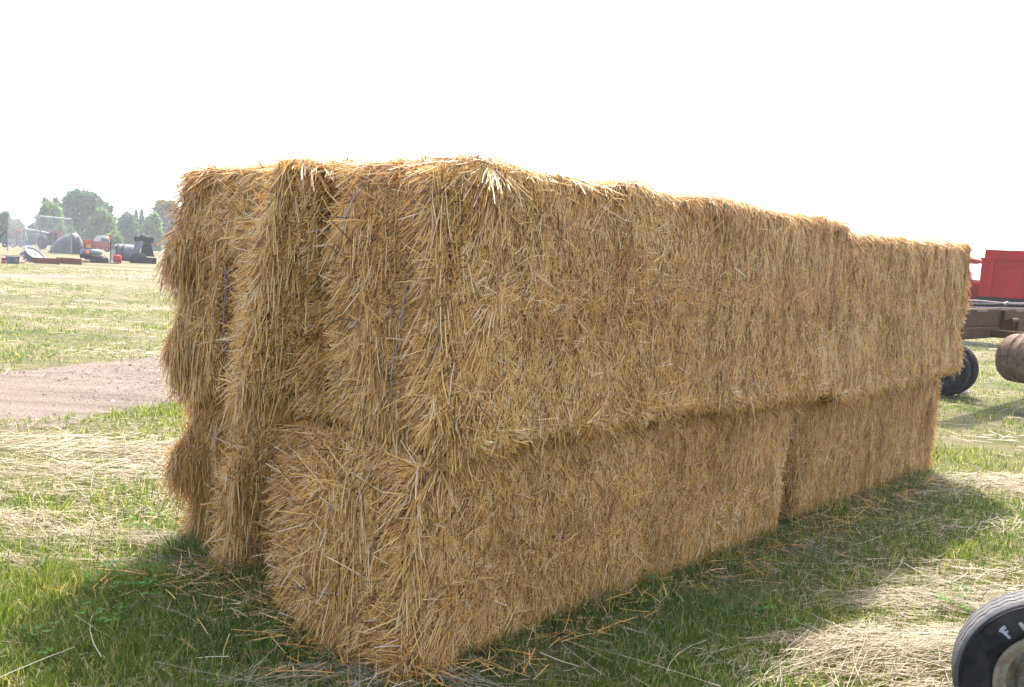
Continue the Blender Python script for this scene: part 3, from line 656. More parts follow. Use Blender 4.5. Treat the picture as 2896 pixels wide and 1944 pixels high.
q = MB(); q.lathe([(rim_r - .033, .052), (rim_r - .040, .030), (rim_r - .060, .026), (rim_r - .064, .012), (rim_r - .068, .012), (rim_r - .072, .034), (.055, .040), (.036, .046), (.030, .065), (.001, .068)], (0, 0, 0), tuple(ax_w), 64)
for i in range(5):
    a = i * 2 * math.pi / 5 + .4; cbolt = (e1 * math.cos(a) + e2 * math.sin(a)) * .062 + ax_w * .036; q.lathe([(.009, 0), (.009, .012), (.001, .014)], tuple(cbolt), tuple(ax_w), 6, False)
q.build('rim', M_rim, root, loc=(0, 0, r_t))
q = MB(); q.tube([tuple(ax_w * .03), tuple(-ax_w * .30)], .022, 16); q.build('axle', M_rust, root, loc=(0, 0, r_t))

# land roller folded for transport, behind the right end of the stack
P_b = at_depth(2740, 905, 12.0); bd = U.copy()
root = thing('land_roller', 'brown farm roller frame with hoses, steel drum and black ribbed tyres at the right edge', 'farm implement', (P_b[0], P_b[1], 0), AX)
zb, zt = at_depth(2740, 957, 12.0)[2], at_depth(2740, 874, 12.0)[2]
mb = MB(); zm = zb + (zt - zb) * .40
mb.box((.9, 0, (zm + zt) / 2 + .003), (4.6, .20, zt - zm)); mb.build('upper_beam', M_brown, root, .012)
mb = MB(); mb.box((.9, .0, (zb + zm) / 2), (4.6, .225, zm - zb)); mb.build('lower_beam', M_brown, root, .012)
for dz, r, sag in ((.015, .012, .0), (.055, .011, .01), (.115, .014, -.01), (.135, .012, .03)):
    mb = MB(); mb.tube([(-1.2 + .3 * i, -.07 + .03 * math.sin(i), zt + dz - .035 + sag * .4 * math.sin(i * .5)) for i in range(13)], r, 8); mb.build('hydraulic_hose', M_hose, root)
mb = MB()
hx = 1.20
mb.tube([(hx - .02, -.10, zt + .07), (hx + .03, -.13, zt + .10), (hx + .10, -.10, zt + .05)], .022, 8); mb.build('hose_coupling', M_hose, root)
mb = MB(); mb.box((hx + .02, -.125, (zm + zt) / 2 + .0), (.24, .05, (zt - zm) * .98)); mb.box((hx - .10, -.19, zb + .12), (.035, .18, .25)); mb.box((hx + .14, -.19, zb + .12), (.035, .18, .25)); mb.box((hx + .02, -.20, zb + .01), (.24, .16, .03))
br = mb.build('hinge_bracket', M_brown, root, .006)
mb = MB(); mb.tube([(hx - .14, -.24, zb + .24), (hx + .18, -.24, zb + .24)], .035, 14); mb.build('pin', M_brown, br)
# drum hangs below the beam, its axis turned towards the viewer
dr = .32; dl = at_depth(2858, 1010, 12.2) - P_b; dx_, dy_, zc = dl @ U, dl @ Vv, at_depth(2858, 1010, 12.2)[2]
da = np.array([.35, -.94, 0]); dax = Vector((da @ U, da @ Vv, 0)).normalized()
mb = MB(); mb.lathe([(.001, 0), (dr * .75, .006), (dr * .93, .025), (dr * .985, .06), (dr, .1), (dr, 3.0), (dr * .95, 3.06), (.001, 3.08)], (dx_, dy_, zc), tuple(dax), 64)
drum = mb.build('roller_drum', M_drum, root)
for a in (.22, .36, .50, .64, .78, .95, 1.15, 1.4, 1.7, 2.0, 2.4): mb = MB(); mb.lathe([(dr + .0005, a), (dr + .012, a + .008), (dr + .0005, a + .016)], (dx_, dy_, zc), tuple(dax + Vector((0, 0, .06))), 64); mb.build('weld_bead', M_drum, drum)
mb = MB(); mb.box((dx_ + dax.x * .8, dy_ + dax.y * .8, (zc + dr + zb) / 2), (.14, .14, abs(zb - zc - dr) + .06)); mb.box(((dx_ + dax.x * .8) * .5 + hx * .5, (dy_ + dax.y * .8) * .5, zb + .06), (.12, abs(dy_ + dax.y * .8) + .1, .10)); mb.build('drum_hanger', M_brown, root)
# transport wheels: pair of ribbed tyres
wp = at_depth(2672, 1040, 13.2); wl = wp - P_b; lx = wl @ U; ly = wl @ Vv; rw = .385
for dx, dy in ((-.20, 0), (.20, .0)):
    wheel(root, (lx + dx, ly + dy, rw), (1, 0, 0), rw, .27, .19, M_rubber, M_black, 4)
mb = MB(); mb.tube([(lx - .3, ly, rw), (lx + .4, ly, rw)], .05, 12); mb.box((lx + .0, ly, (rw + zb) / 2 + .06), (.08, .10, zb - rw + .1)); mb.box((lx, ly / 2, zb + .08), (.09, abs(ly), .10)); mb.build('axle', M_brown, root)

# small pale bottle lying by the tyres
bp = on_ground(2724, 1117)
root = tag(MB().lathe([(.001, -.10), (.035, -.10), (.038, -.09), (.038, .04), (.016, .075), (.016, .10), (.001, .102)], (0, 0, .04), (1, .3, 0), 20).build('bottle', M_white, None, loc=tuple(bp)), 'small white bottle lying in the grass beside the ribbed tyres', 'bottle')

# red grain truck beyond
TD = 26.0
tb = at_depth(2766, 838, TD); tr_top = at_depth(2770, 705, TD)[2]; td = np.array([.80, -.60, 0]); ta = math.atan2(td[1], td[0])
root = thing('grain_truck', 'red grain truck with a ribbed steel box, parked behind the brown beam', 'truck', (tb[0], tb[1], 0), ta)
z0, z1 = tb[2], tr_top; L_, W_ = 4.6, 2.35
def wall_box(m_, x0, x1, y0, y1, za, zb_): m_.box(((x0 + x1) / 2, (y0 + y1) / 2, (za + zb_) / 2), (x1 - x0, y1 - y0, zb_ - za))
mb = MB(); H_ = z1 - z0; zr = z0 + H_ * .80
wall_box(mb, 0, L_, 0, .05, z0, zr); wall_box(mb, 0, L_, W_ - .05, W_, z0, zr); wall_box(mb, 0, .05, .05, W_ - .05, z0, zr); wall_box(mb, L_ - .05, L_, .05, W_ - .05, z0, zr); wall_box(mb, .05, L_ - .05, .05, W_ - .05, z0, z0 + .05)
bx = mb.build('grain_box', M_red, root, .01)
for x in (.28, 1.18, 2.08, 2.98, 3.88, L_ - .04): mb = MB(); wall_box(mb, x - .05, x + .05, -.07, -.002, z0 + .02, zr); mb.build('rib', M_red, bx, .008)
for zz in (z0 + H_ * .24, z0 + H_ * .635): mb = MB(); wall_box(mb, 0.02, L_ - .02, -.022, -.002, zz - .018, zz + .018); mb.build('rail', M_red, bx, .006)
mb = MB(); wall_box(mb, -.03, L_, -.06, .0, zr - .02, zr + .03); mb.build('rail', M_red, bx, .008)
mb = MB(); wall_box(mb, .06, L_ - .02, .012, .05, zr + .032, z1); wall_box(mb, .06, L_ - .02, W_ - .05, W_ - .012, zr + .002, z1); wall_box(mb, .06, .10, .05, W_ - .05, zr + .002, z1)
mb.build('side_extension', M_red, bx, .006)
mb = MB(); wall_box(mb, .0, L_ + .1, .05, .30, z0 - .17, z0 - .003); wall_box(mb, 0, L_ + .1, W_ - .3, W_ - .05, z0 - .17, z0 - .003); wall_box(mb, -2.6, L_, .62, .82, z0 - .45, z0 - .19); wall_box(mb, -2.6, L_, W_ - .82, W_ - .62, z0 - .45, z0 - .19)
for x in (.4, 1.4, 2.4, 3.4, 4.3): wall_box(mb, x, x + .1, .31, W_ - .31, z0 - .15, z0 - .004)
mb.build('chassis', M_black, root, .01)
cb = z0 - .35; ct = z0 + 1.02
mb = MB(); wall_box(mb, -1.75, -.20, .2, W_ - .2, cb, z0 + .42); wall_box(mb, -3.1, -1.75, .45, W_ - .45, cb, z0 + .30)
cab = mb.build('cab', M_red, root, .06)
for y in (.26, W_ - .26):
    mb = MB(); mb.tube([(-1.7, y, z0 + .42), (-1.35, y, ct - .04)], .04, 8); mb.build('pillar', M_red, cab)
    mb = MB(); mb.prism([(-1.10, z0 + .42), (-.36, z0 + .42), (-.62, ct - .05), (-1.05, ct - .05)], y - .03, y + .03); mb.build('pillar', M_red, cab, .01)
mb = MB(); mb.box((-.86, W_ / 2, ct), (1.15, W_ - .5, .12)); mb.build('roof', M_redp, cab, .05)
mb = MB(); mb.box((-.345, W_ / 2, z0 + .70), (.012, W_ - .62, .5), (0, -.22, 0)); mb.box((-1.53, W_ / 2, z0 + .70), (.012, W_ - .62, .5), (0, .5, 0)); mb.build('window', M_glass, cab)
mb = MB(); mb.ball((-1.05, -.02, z0 + .38), (.06, .05, .06)); mb.tube([(-1.05, .2, z0 + .30), (-1.05, -.0, z0 + .36)], .015, 6); mb.build('mirror', M_white, cab)
for x in (-2.35, 2.9, 3.95):
    for y in (.24, W_ - .24): wheel(root, (x, y, .5), (0, 1, 0), .5, .28, .28, M_rubber, M_white, 3, 36)

# ---------------------------------------------------------------- machinery row on the far side of the field (left)
def spot3(xs, ys): return on_ground(xs, ys)
def mpp(p): return p[1] / F_PX                      # metres per photo pixel at that depth
def bgthing(name, label, cat, xs, ys, group=None):
    p = spot3(xs, ys); return thing(name, label, cat, (p[0], p[1], 0), -math.atan2(p[0], p[1]), group), mpp(p)

# grey bin with an orange triangle, plank across it
t, k = bgthing('storage_bin', 'grey plastic bin with an orange triangle sign on its front', 'bin', 36, 746)
mb = MB(); w, hh = 35 * k, 20 * k
mb.add([(-w * .43, -.25, 0), (w * .43, -.25, 0), (w * .43, .25, 0), (-w * .43, .25, 0), (-w * .5, -.3, hh), (w * .5, -.3, hh), (w * .5, .3, hh), (-w * .5, .3, hh), (-w * .46, -.26, hh), (w * .46, -.26, hh), (w * .46, .26, hh), (-w * .46, .26, hh), (-w * .4, -.22, .03), (w * .4, -.22, .03), (w * .4, .22, .03), (-w * .4, .22, .03)],
       [(3, 2, 1, 0), (0, 1, 5, 4), (1, 2, 6, 5), (2, 3, 7, 6), (3, 0, 4, 7), (4, 5, 9, 8), (5, 6, 10, 9), (6, 7, 11, 10), (7, 4, 8, 11), (8, 9, 13, 12), (9, 10, 14, 13), (10, 11, 15, 14), (11, 8, 12, 15), (12, 13, 14, 15)])
mb.build('tub', M_grey, t, .008); mb = MB(); mb.box((0, 0, hh + .002), (w * 1.04, .66, .03)); mb.build('lip', M_grey, t)
mb = MB(); mb.prism([(w * .08, hh * .38), (w * .36, hh * .38), (w * .22, hh * .92)], -.335, -.30); mb.build('warning_triangle', M_orange, t)
t, k = bgthing('wooden_plank', 'long tan plank lying across the top of the grey bin', 'plank', 30, 745)
mb = MB(); mb.box((0, 0, 22.3 * k), (68 * k, .3, 3 * k)); mb.build('board', M_tan, t, .004)
t, k = bgthing('small_engine', 'small orange and maroon engine on the grass left of the grey bin', 'engine', 10, 745)
mb = MB(); mb.box((0, 0, 4 * k), (12 * k, .2, 8 * k)); mb.build('base', M_orange, t, .02); mb = MB(); mb.ball((0, 0, 12 * k), (5 * k, .12, 5 * k)); mb.box((5 * k, 0, 12 * k), (3 * k, .1, 6 * k)); mb.build('block', M_redp, t); mb = MB(); mb.tube([(-5 * k, 0, 8 * k), (-7 * k, 0, 14 * k), (-3 * k, 0, 17 * k)], .02, 8); mb.build('pipe', M_white, t)
t, k = bgthing('scrap_pile', 'heap of white and black scrap pipes between grey bin and silver rim', 'scrap', 61, 745)
for i, mm in enumerate((M_black, M_white, M_black, M_white, M_rust)):
    mb = MB(); mb.tube([((-7 + 3 * i) * k, -.1, (2 + 2 * (i % 2)) * k), ((-1 + 3 * i) * k, .15, (8 + 4 * (i % 3)) * k), ((4 + 2 * i) * k, .2, (3 + i) * k)], .035, 8); mb.build('pipe', mm, t)
t, k = bgthing('red_hood', 'tilted red sheet metal hood leaning behind the silver rim', 'machine part', 72, 726)
mb = MB(); mb.prism([(-22 * k, 2 * k), (-16 * k, 4 * k), (2 * k, 30 * k), (24 * k, 26 * k), (24 * k, 20 * k), (4 * k, 22 * k), (-6 * k, 4 * k)], -.30, .30); mb.build('panel', M_redp, t, .02); mb = MB(); mb.box((10 * k, 0, 30 * k), (22 * k, .5, 2 * k), (0, .12, 0)); mb.build('edge_strip', M_white, t)
t, k = bgthing('silver_wheel_rim', 'large silver wheel without a tyre, lying tilted on the grass', 'wheel', 95, 742)
axr = (.50, -.38, .78); cr = (0, .1, 17 * k); rr_ = 31 * k
mb = MB(); mb.lathe([(rr_, -9 * k), (rr_ * 1.06, -8 * k), (rr_ * 1.02, -5 * k), (rr_ * .90, -3 * k), (rr_ * .88, 3 * k), (rr_ * 1.0, 6 * k), (rr_ * 1.06, 9 * k), (rr_, 10 * k), (rr_ * .84, 7 * k), (rr_ * .82, -7 * k)], cr, axr, 48, True, True); mb.build('barrel', M_silver, t)
mb = MB(); mb.lathe([(rr_ * .84, 6 * k), (rr_ * .5, 5 * k), (rr_ * .3, 7 * k), (rr_ * .12, 7 * k)], cr, axr, 48); mb.build('disc', M_silver, t)
for (xs, ys, wd, an, lab) in ((132, 747, 66, .03, 'rusty red steel channel beam lying in front of the silver rim'), (183, 746, 46, .08, 'short rusty channel beam partly behind the others, ahead of the black tarp'), (203, 748, 52, -.10, 'rusty orange channel beam at the end of the row of beams, by the black machine')):
    t, k = bgthing('channel_beam', lab, 'steel beam', xs, ys, 'rusty channel beams lying in the grass'); hh = 17 * k; t.rotation_euler[2] += an
    mb = MB(); mb.box((0, -.15, hh / 2), (wd * k, .02, hh * .9)); mb.box((0, -.06, hh - .02), (wd * k, .20, .03)); mb.box((0, -.06, .03), (wd * k, .20, .03)); mb.box((0, -.165, hh * .62), (wd * k * .98, .02, .035)); mb.build('channel', M_rust, t, .005)
    mb = MB(); mb.box((wd * k * .45, -.0, hh * .5), (wd * k * .1, .36, hh)); mb.build('end_plate', M_rust, t, .01)
t, k = bgthing('wooden_post', 'tan round timber lying at the foot of the black machine', 'timber', 238, 744); mb = MB(); mb.tube([(-14 * k, 0, 7 * k), (14 * k, -.1, 6 * k)], [2.4 * k, 3.2 * k], 10); mb.build('timber', M_tan, t)

# black tarp over a machine
t, k = bgthing('tarp_cover', 'black tarpaulin draped over a machine behind the chain link fence', 'tarpaulin', 193, 718)
mb = MB(); n_ = 40; V = []; Fc = []
prof = [(-46, 0), (-43, 18), (-30, 36), (-12, 50), (6, 59), (20, 59), (28, 52), (38, 32), (46, 12), (49, 0)]
xs_ = np.interp(np.linspace(0, 1, n_), np.linspace(0, 1, len(prof)), [q[0] for q in prof]); zs_ = np.interp(np.linspace(0, 1, n_), np.linspace(0, 1, len(prof)), [q[1] for q in prof])
for j, (yy, sc_) in enumerate(((-1.25, .0), (-1.15, .55), (-.9, .86), (-.4, 1.0), (.4, 1.0), (.9, .8), (1.2, 0))):
    for i in range(n_): V.append((xs_[i] * k * (.9 + .1 * sc_) , yy + .07 * math.sin(i * 1.1 + j), max(0, zs_[i] * k * sc_ + .035 * math.sin(i * .9 + j * 2) * (sc_ > 0))))
for j in range(6):
    for i in range(n_ - 1): Fc.append((j * n_ + i, j * n_ + i + 1, (j + 1) * n_ + i + 1, (j + 1) * n_ + i))
mb.add(V, Fc, True); mb.build('cover', M_tarp, t); mb = MB(); mb.box((-26 * k, -1.2, 4 * k), (1.5, .05, .1)); mb.tube([(-44 * k, -.9, 0), (-42 * k, -.9, 16 * k)], .08, 8); mb.build('frame_leg', M_black, t)

# chain link backstop
t, k = bgthing('chain_link_fence', 'tall grey chain link backstop fence of pipe posts in the field', 'fence', 158, 717)
P0 = np.array(t.location); inv = Matrix.Rotation(-t.rotation_euler[2], 3, 'Z')
def fl(xs, ys): v = inv @ Vector(spot3(xs, ys) - P0); return (v.x, v.y)
posts = [(fl(201.5, 721), 97 * k * 1.0, .055), (fl(149, 717), 99 * k, .032), (fl(113, 714), 102 * k, .05), (fl(102, 708), 107 * k, .04), (fl(69, 704), 112 * k, .05), (fl(61, 703.5), 113 * k, .045), (fl(22, 711), 106 * k, .05)]
for (xy, hh, r_) in posts: mb = MB(); mb.tube([(*xy, 0), (*xy, hh)], r_ * .9, 8); mb.ball((*xy, hh), (r_, r_, r_)); mb.build('post', M_pipe, t)
Tp = [Vector((*xy, hh)) for xy, hh, _ in posts]
mb = MB(); mb.tube([Tp[0], Tp[2]], .055, 8); mb.build('top_rail', M_white, t)
for a, b_ in ((2, 4), (4, 6)): mb = MB(); mb.tube([Tp[a], Tp[b_]], .045, 8); mb.build('top_rail', M_pipe, t)
m, nt, p = mat('chain_link_mesh'); p.inputs['Base Color'].default_value = (.42, .44, .45, 1); p.inputs['Metallic'].default_value = .3
tc = N(nt, 'ShaderNodeTexCoord'); out = None
for ang in (R(45), R(-45)):
    mp = N(nt, 'ShaderNodeMapping'); mp.inputs['Rotation'].default_value = (0, ang, 0); nt.links.new(tc.outputs['Object'], mp.inputs[0])
    wv = N(nt, 'ShaderNodeTexWave'); wv.bands_direction = 'X'; wv.inputs['Scale'].default_value = 5.5; nt.links.new(mp.outputs[0], wv.inputs[0])
    g_ = N(nt, 'ShaderNodeMath', operation='GREATER_THAN'); g_.inputs[1].default_value = .98; nt.links.new(wv.outputs['Fac'], g_.inputs[0])
    if out is None: out = g_.outputs[0]
    else:
        mx_ = N(nt, 'ShaderNodeMath', operation='MAXIMUM'); nt.links.new(out, mx_.inputs[0]); nt.links.new(g_.outputs[0], mx_.inputs[1]); out = mx_.outputs[0]
nt.links.new(out, p.inputs['Alpha'])
mb = MB()
for a, b_ in ((0, 2), (2, 4), (4, 6)):
    A, B = Tp[a].copy(), Tp[b_].copy(); mb.add([(A.x, A.y, .03), (B.x, B.y, .03), (B.x, B.y, B.z - .03), (A.x, A.y, A.z - .03)], [(0, 1, 2, 3)])
mb.build('wire_netting', m, t)

# small red and black ride-on machine
t, k = bgthing('ride_on_machine', 'small black machine with round grey fender, red box and yellow panel', 'farm machine', 262, 743)
mb = MB(); mb.lathe([(18 * k, 0), (27 * k, 3 * k), (29 * k, 9 * k), (26 * k, 16 * k), (18 * k, 18 * k), (.01, 18.5 * k)], (-4 * k, 0, 20 * k), (0, 0, 1), 40); mb.build('fender', M_grey, t)
mb = MB(); mb.add([(-22 * k, -.3, 38 * k), (2 * k, -.3, 38 * k), (2 * k, .3, 38 * k), (-22 * k, .3, 38 * k), (-27 * k, -.3, 63 * k), (1 * k, -.3, 63 * k), (1 * k, .3, 63 * k), (-27 * k, .3, 63 * k)], [(3, 2, 1, 0), (4, 5, 6, 7), (0, 1, 5, 4), (1, 2, 6, 5), (2, 3, 7, 6), (3, 0, 4, 7)]); bx = mb.build('hopper', M_redp, t, .02)
mb = MB(); mb.box((-11 * k, -.32, 46 * k), (13 * k, .03, 12 * k)); mb.build('front_panel', M_yellow, bx); mb = MB(); mb.box((-13 * k, -.33, 57 * k), (21 * k, .05, 7 * k)); mb.build('top_panel', M_orange, bx, .01)
mb = MB(); mb.ball((-13 * k, -29 * k, 29 * k), (4.6 * k, .06, 4.6 * k)); mb.build('lamp', M_lamp, t)
mb = MB(); mb.box((2 * k, -.1, 11 * k), (46 * k, .7, 15 * k)); mb.box((-18 * k, .2, 17 * k), (30 * k, .6, 12 * k)); mb.box((32 * k, 0, 9 * k), (18 * k, .6, 12 * k)); mb.box((14 * k, 0, 1.5 * k), (110 * k, .8, 3 * k)); mb.build('chassis', M_black, t, .02)
mb = MB()
for i in range(7): mb.tube([((-2 + 5 * i) * k, -.3, 18 * k), ((0 + 5 * i) * k, -.32, (24 - i % 3 * 2) * k), ((4 + 5 * i) * k, -.2, 16 * k)], .02, 6)
mb.build('linkage', M_silver, t)
# post with an orange top
t, k = bgthing('marker_post', 'thin black post with an orange reflector on top', 'post', 312, 745)
mb = MB(); mb.tube([(0, 0, 0), (0, 0, 70 * k)], 1.5 * k, 10); mb.build('pole', M_black, t); mb = MB(); mb.prism([(-4 * k, 68 * k), (3 * k, 68 * k), (4 * k, 76 * k), (0, 83 * k), (-4 * k, 77 * k)], -.04, .04); mb.build('reflector', M_orange, t)
# red can
t, k = bgthing('fuel_can', 'red round fuel can standing beside the silver tank', 'can', 332, 744)
mb = MB(); mb.lathe([(.01, 0), (10 * k, 0), (11 * k, 2 * k), (11 * k, 18 * k), (9.5 * k, 21 * k), (3 * k, 23 * k), (.01, 23 * k)], (0, 0, 0), (0, 0, 1), 28); mb.build('body', M_red, t); mb = MB(); mb.tube([(-6 * k, 0, 21 * k), (-7 * k, 0, 26 * k)], 1.7 * k, 10); mb.build('spout', M_redp, t)
# silver tank with hoops
t, k = bgthing('silver_tank', 'silver drum tank with dark hoops lying on its side', 'tank', 352, 738)
tx = (1, -.35, 0); ct_ = (0, .2, 24 * k)
mb = MB(); mb.lathe([(.01, -30 * k), (14 * k, -29 * k), (20 * k, -26 * k), (22 * k, -22 * k), (22 * k, 26 * k), (.01, 27 * k)], ct_, tx, 36); mb.build('shell', M_silver, t)
for a in (-17, -1): mb = MB(); mb.lathe([(22.2 * k, a * k), (23.6 * k, a * k), (23.6 * k, (a + 4) * k), (22.2 * k, (a + 4) * k)], ct_, tx, 36, True, True); mb.build('hoop', M_black, t)
mb = MB(); mb.box((-6 * k, .2, 2 * k), (40 * k, .5, 4 * k)); mb.build('cradle', M_black, t)
t, k = bgthing('white_crate', 'pale crate standing between the black post and the silver tank', 'crate', 319, 738)
mb = MB(); mb.box((0, .2, 15 * k), (14 * k, .4, 30 * k)); mb.build('box_body', M_white, t, .01); mb = MB(); mb.box((0, .2, 31 * k), (15 * k, .44, 2 * k)); mb.build('lid', M_grey, t)
# black machine by the stack
t, k = bgthing('black_machine', 'black machine with two round tanks on top, half hidden by the stack', 'farm machine', 400, 745)
for a, z, r in ((-12, 68, 9), (2, 72, 9)): mb = MB(); mb.ball((a * k, .1, z * k), (r * k, .22, (r + 1.5) * k)); mb.build('tank', M_black, t)
mb = MB(); mb.box((17 * k, .1, 66 * k), (26 * k, .45, 17 * k)); mb.build('engine_box', M_black, t, .03)
mb = MB(); mb.add([(-26 * k, -.2, 28 * k), (-6 * k, -.2, 28 * k), (-6 * k, .3, 28 * k), (-26 * k, .3, 28 * k), (-16 * k, -.2, 60 * k), (2 * k, -.2, 60 * k), (2 * k, .3, 60 * k), (-16 * k, .3, 60 * k)], [(3, 2, 1, 0), (4, 5, 6, 7), (0, 1, 5, 4), (1, 2, 6, 5), (2, 3, 7, 6), (3, 0, 4, 7)]); mb.build('side_panel', M_grey, t, .01)
mb = MB(); mb.add([(-6 * k, -.1, 20 * k), (34 * k, -.1, 20 * k), (34 * k, .4, 20 * k), (-6 * k, .4, 20 * k), (4 * k, -.1, 57 * k), (24 * k, -.1, 57 * k), (24 * k, .4, 57 * k), (4 * k, .4, 57 * k)], [(3, 2, 1, 0), (4, 5, 6, 7), (0, 1, 5, 4), (1, 2, 6, 5), (2, 3, 7, 6), (3, 0, 4, 7)]); mb.box((4 * k, 0, 9 * k), (70 * k, .8, 17 * k)); mb.build('body', M_black, t, .02)
mb = MB(); mb.lathe([(.01, 13 * k), (12 * k, 12 * k), (20 * k, 7 * k), (23 * k, 0)], (-8 * k, -.2, 18 * k), (0, 0, 1), 24); mb.build('fender', M_black, t)

# vehicles further back
t, k = bgthing('parked_car', 'red car with a pale roof and bonnet behind the orange topped post', 'car', 283, 712)
mb = MB(); mb.prism([(-30 * k, 8 * k), (28 * k, 4 * k), (30 * k, 24 * k), (10 * k, 26 * k), (-28 * k, 28 * k)], -.8, .8); mb.build('body', M_redp, t, .06)
mb = MB(); mb.prism([(-22 * k, 28.5 * k), (28 * k, 26.5 * k), (23 * k, 40 * k), (8 * k, 46 * k), (-8 * k, 44 * k)], -.72, .72); ro = mb.build('roof', M_white, t, .05)
mb = MB(); mb.prism([(0, 29 * k), (24 * k, 28 * k), (20 * k, 36 * k), (3 * k, 38 * k)], -.74, .74); mb.build('window', M_darkglass, ro)
for x in (-18, 18): wheel(t, (x * k, -.72, 8 * k), (0, 1, 0), 8 * k, .22, 4.5 * k, M_rubber, M_silver, 0, 24)
t, k = bgthing('combine_harvester', 'old red combine harvester with a white unloading tube and a big black tyre', 'combine harvester', 104, 704)
mb = MB(); mb.box((38 * k, .6, 30 * k), (30 * k, 1.6, 36 * k)); mb.build('grain_panel', M_black, t, .03)
mb = MB(); mb.box((45 * k, .6, 49 * k), (34 * k, 1.5, 8 * k)); mb.prism([(52 * k, 28 * k), (66 * k, 34 * k), (58 * k, 46 * k), (50 * k, 46 * k)], -.2, 1.3); mb.build('hood', M_redp, t, .03)
mb = MB(); mb.tube([(-30 * k, -.3, 54 * k), (30 * k, -.35, 46 * k)], .09, 12); mb.build('unloading_tube', M_white, t)
mb = MB(); mb.box((-42 * k, .4, 50 * k), (30 * k, 1.3, 9 * k)); cabm = mb.build('cab_roof', M_redp, t, .03)
mb = MB(); mb.box((-42 * k, .4, 32 * k), (26 * k, 1.1, 28 * k)); mb.build('cab_glass', M_darkglass, cabm); mb = MB(); mb.tube([(-29 * k, -.2, 46 * k), (-24 * k, -.25, 18 * k)], .06, 8); mb.build('cab_pillar', M_white, cabm)
mb = MB(); mb.box((-30 * k, .2, 14 * k), (34 * k, 1.2, 14 * k)); mb.box((0, .6, 26 * k), (36 * k, 1.4, 30 * k)); mb.build('body', M_grey, t, .03)
mb = MB(); mb.box((-24 * k, -.62, 10 * k), (16 * k, .3, 6 * k)); mb.build('step_box', M_blue, t)
wheel(t, (14 * k, -.5, 20 * k), (.92, .38, 0), 20 * k, .55, 10 * k, M_rubber, M_redp, 0, 32); wheel(t, (50 * k, -.3, 10 * k), (.3, .95, 0), 10 * k, .3, 5 * k, M_rubber, M_silver, 0, 24)
mb = MB(); mb.tube([(22 * k, -.6, 8 * k), (56 * k, -.7, 9 * k)], .06, 8); mb.build('draw_bar', M_white, t)
t, k = bgthing('tractor', 'orange tractor with dark wheels behind the fence, left of the combine', 'tractor', 50, 698)
mb = MB(); mb.box((0, 0, 20 * k), (22 * k, .9, 12 * k)); mb.ball((-2 * k, 0, 26 * k), (12 * k, .4, 3.5 * k)); mb.build('bonnet', M_orange, t, .03)
for x, r in ((-8, 9), (8, 11)): wheel(t, (x * k, -.5, r * k), (.2, .98, 0), r * k, .3, r * k * .5, M_rubber, M_redp, 0, 24); 
mb = MB(); mb.box((-13 * k, 0, 20 * k), (5 * k, .8, 18 * k)); mb.build('grille', M_white, t, .02)
t, k = bgthing('farm_elevator', 'dark machine with a long leaning boom at the left edge', 'farm machine', 20, 700)
mb = MB(); mb.tube([(-36 * k, 0, 6 * k), (-4 * k, 0, 47 * k)], .10, 8); mb.build('boom', M_black, t); mb = MB(); mb.box((8 * k, .3, 34 * k), (22 * k, 1, 18 * k)); mb.build('hopper', M_darkglass, t, .03); mb = MB(); mb.box((6 * k, .4, 16 * k), (28 * k, 1.1, 22 * k)); mb.build('body', M_grey, t, .03); mb = MB(); mb.box((12 * k, -.2, 40 * k), (12 * k, .3, 3 * k)); mb.build('deck', M_redp, t)
for x in (-6, 14): wheel(t, (x * k, -.3, 7 * k), (0, 1, 0), 7 * k, .3, 4 * k, M_rubber, M_white, 0, 20)
for (xs, ys, w, hh, m1, m2, lab) in ((350, 700, 34, 26, M_white, M_darkglass, 'white van far behind the silver tank'), (378, 701, 26, 24, M_white, M_redp, 'pale and red van further right, just left of the black tanks'), (322, 702, 24, 22, M_grey, M_darkglass, 'grey vehicle far off, just right of the orange topped post')):
    t, k = bgthing('parked_van', lab, 'van', xs, ys, 'vehicles parked far across the field')
    mb = MB(); mb.prism([(-w / 2 * k, 5 * k), (w / 2 * k, 5 * k), (w / 2 * k, hh * .6 * k), (w * .36 * k, hh * k), (-w * .46 * k, hh * k)], -.8, .8); mb.build('body', m1, t, .05)
    mb = MB(); mb.box((w * .05 * k, -.81, hh * .72 * k), (w * .62 * k, .03, hh * .26 * k)); mb.build('window', m2, t)
    for x in (-.3, .3): wheel(t, (x * w * k, -.72, 5 * k), (0, 1, 0), 5 * k, .2, 3 * k, M_rubber, M_silver, 0, 16)

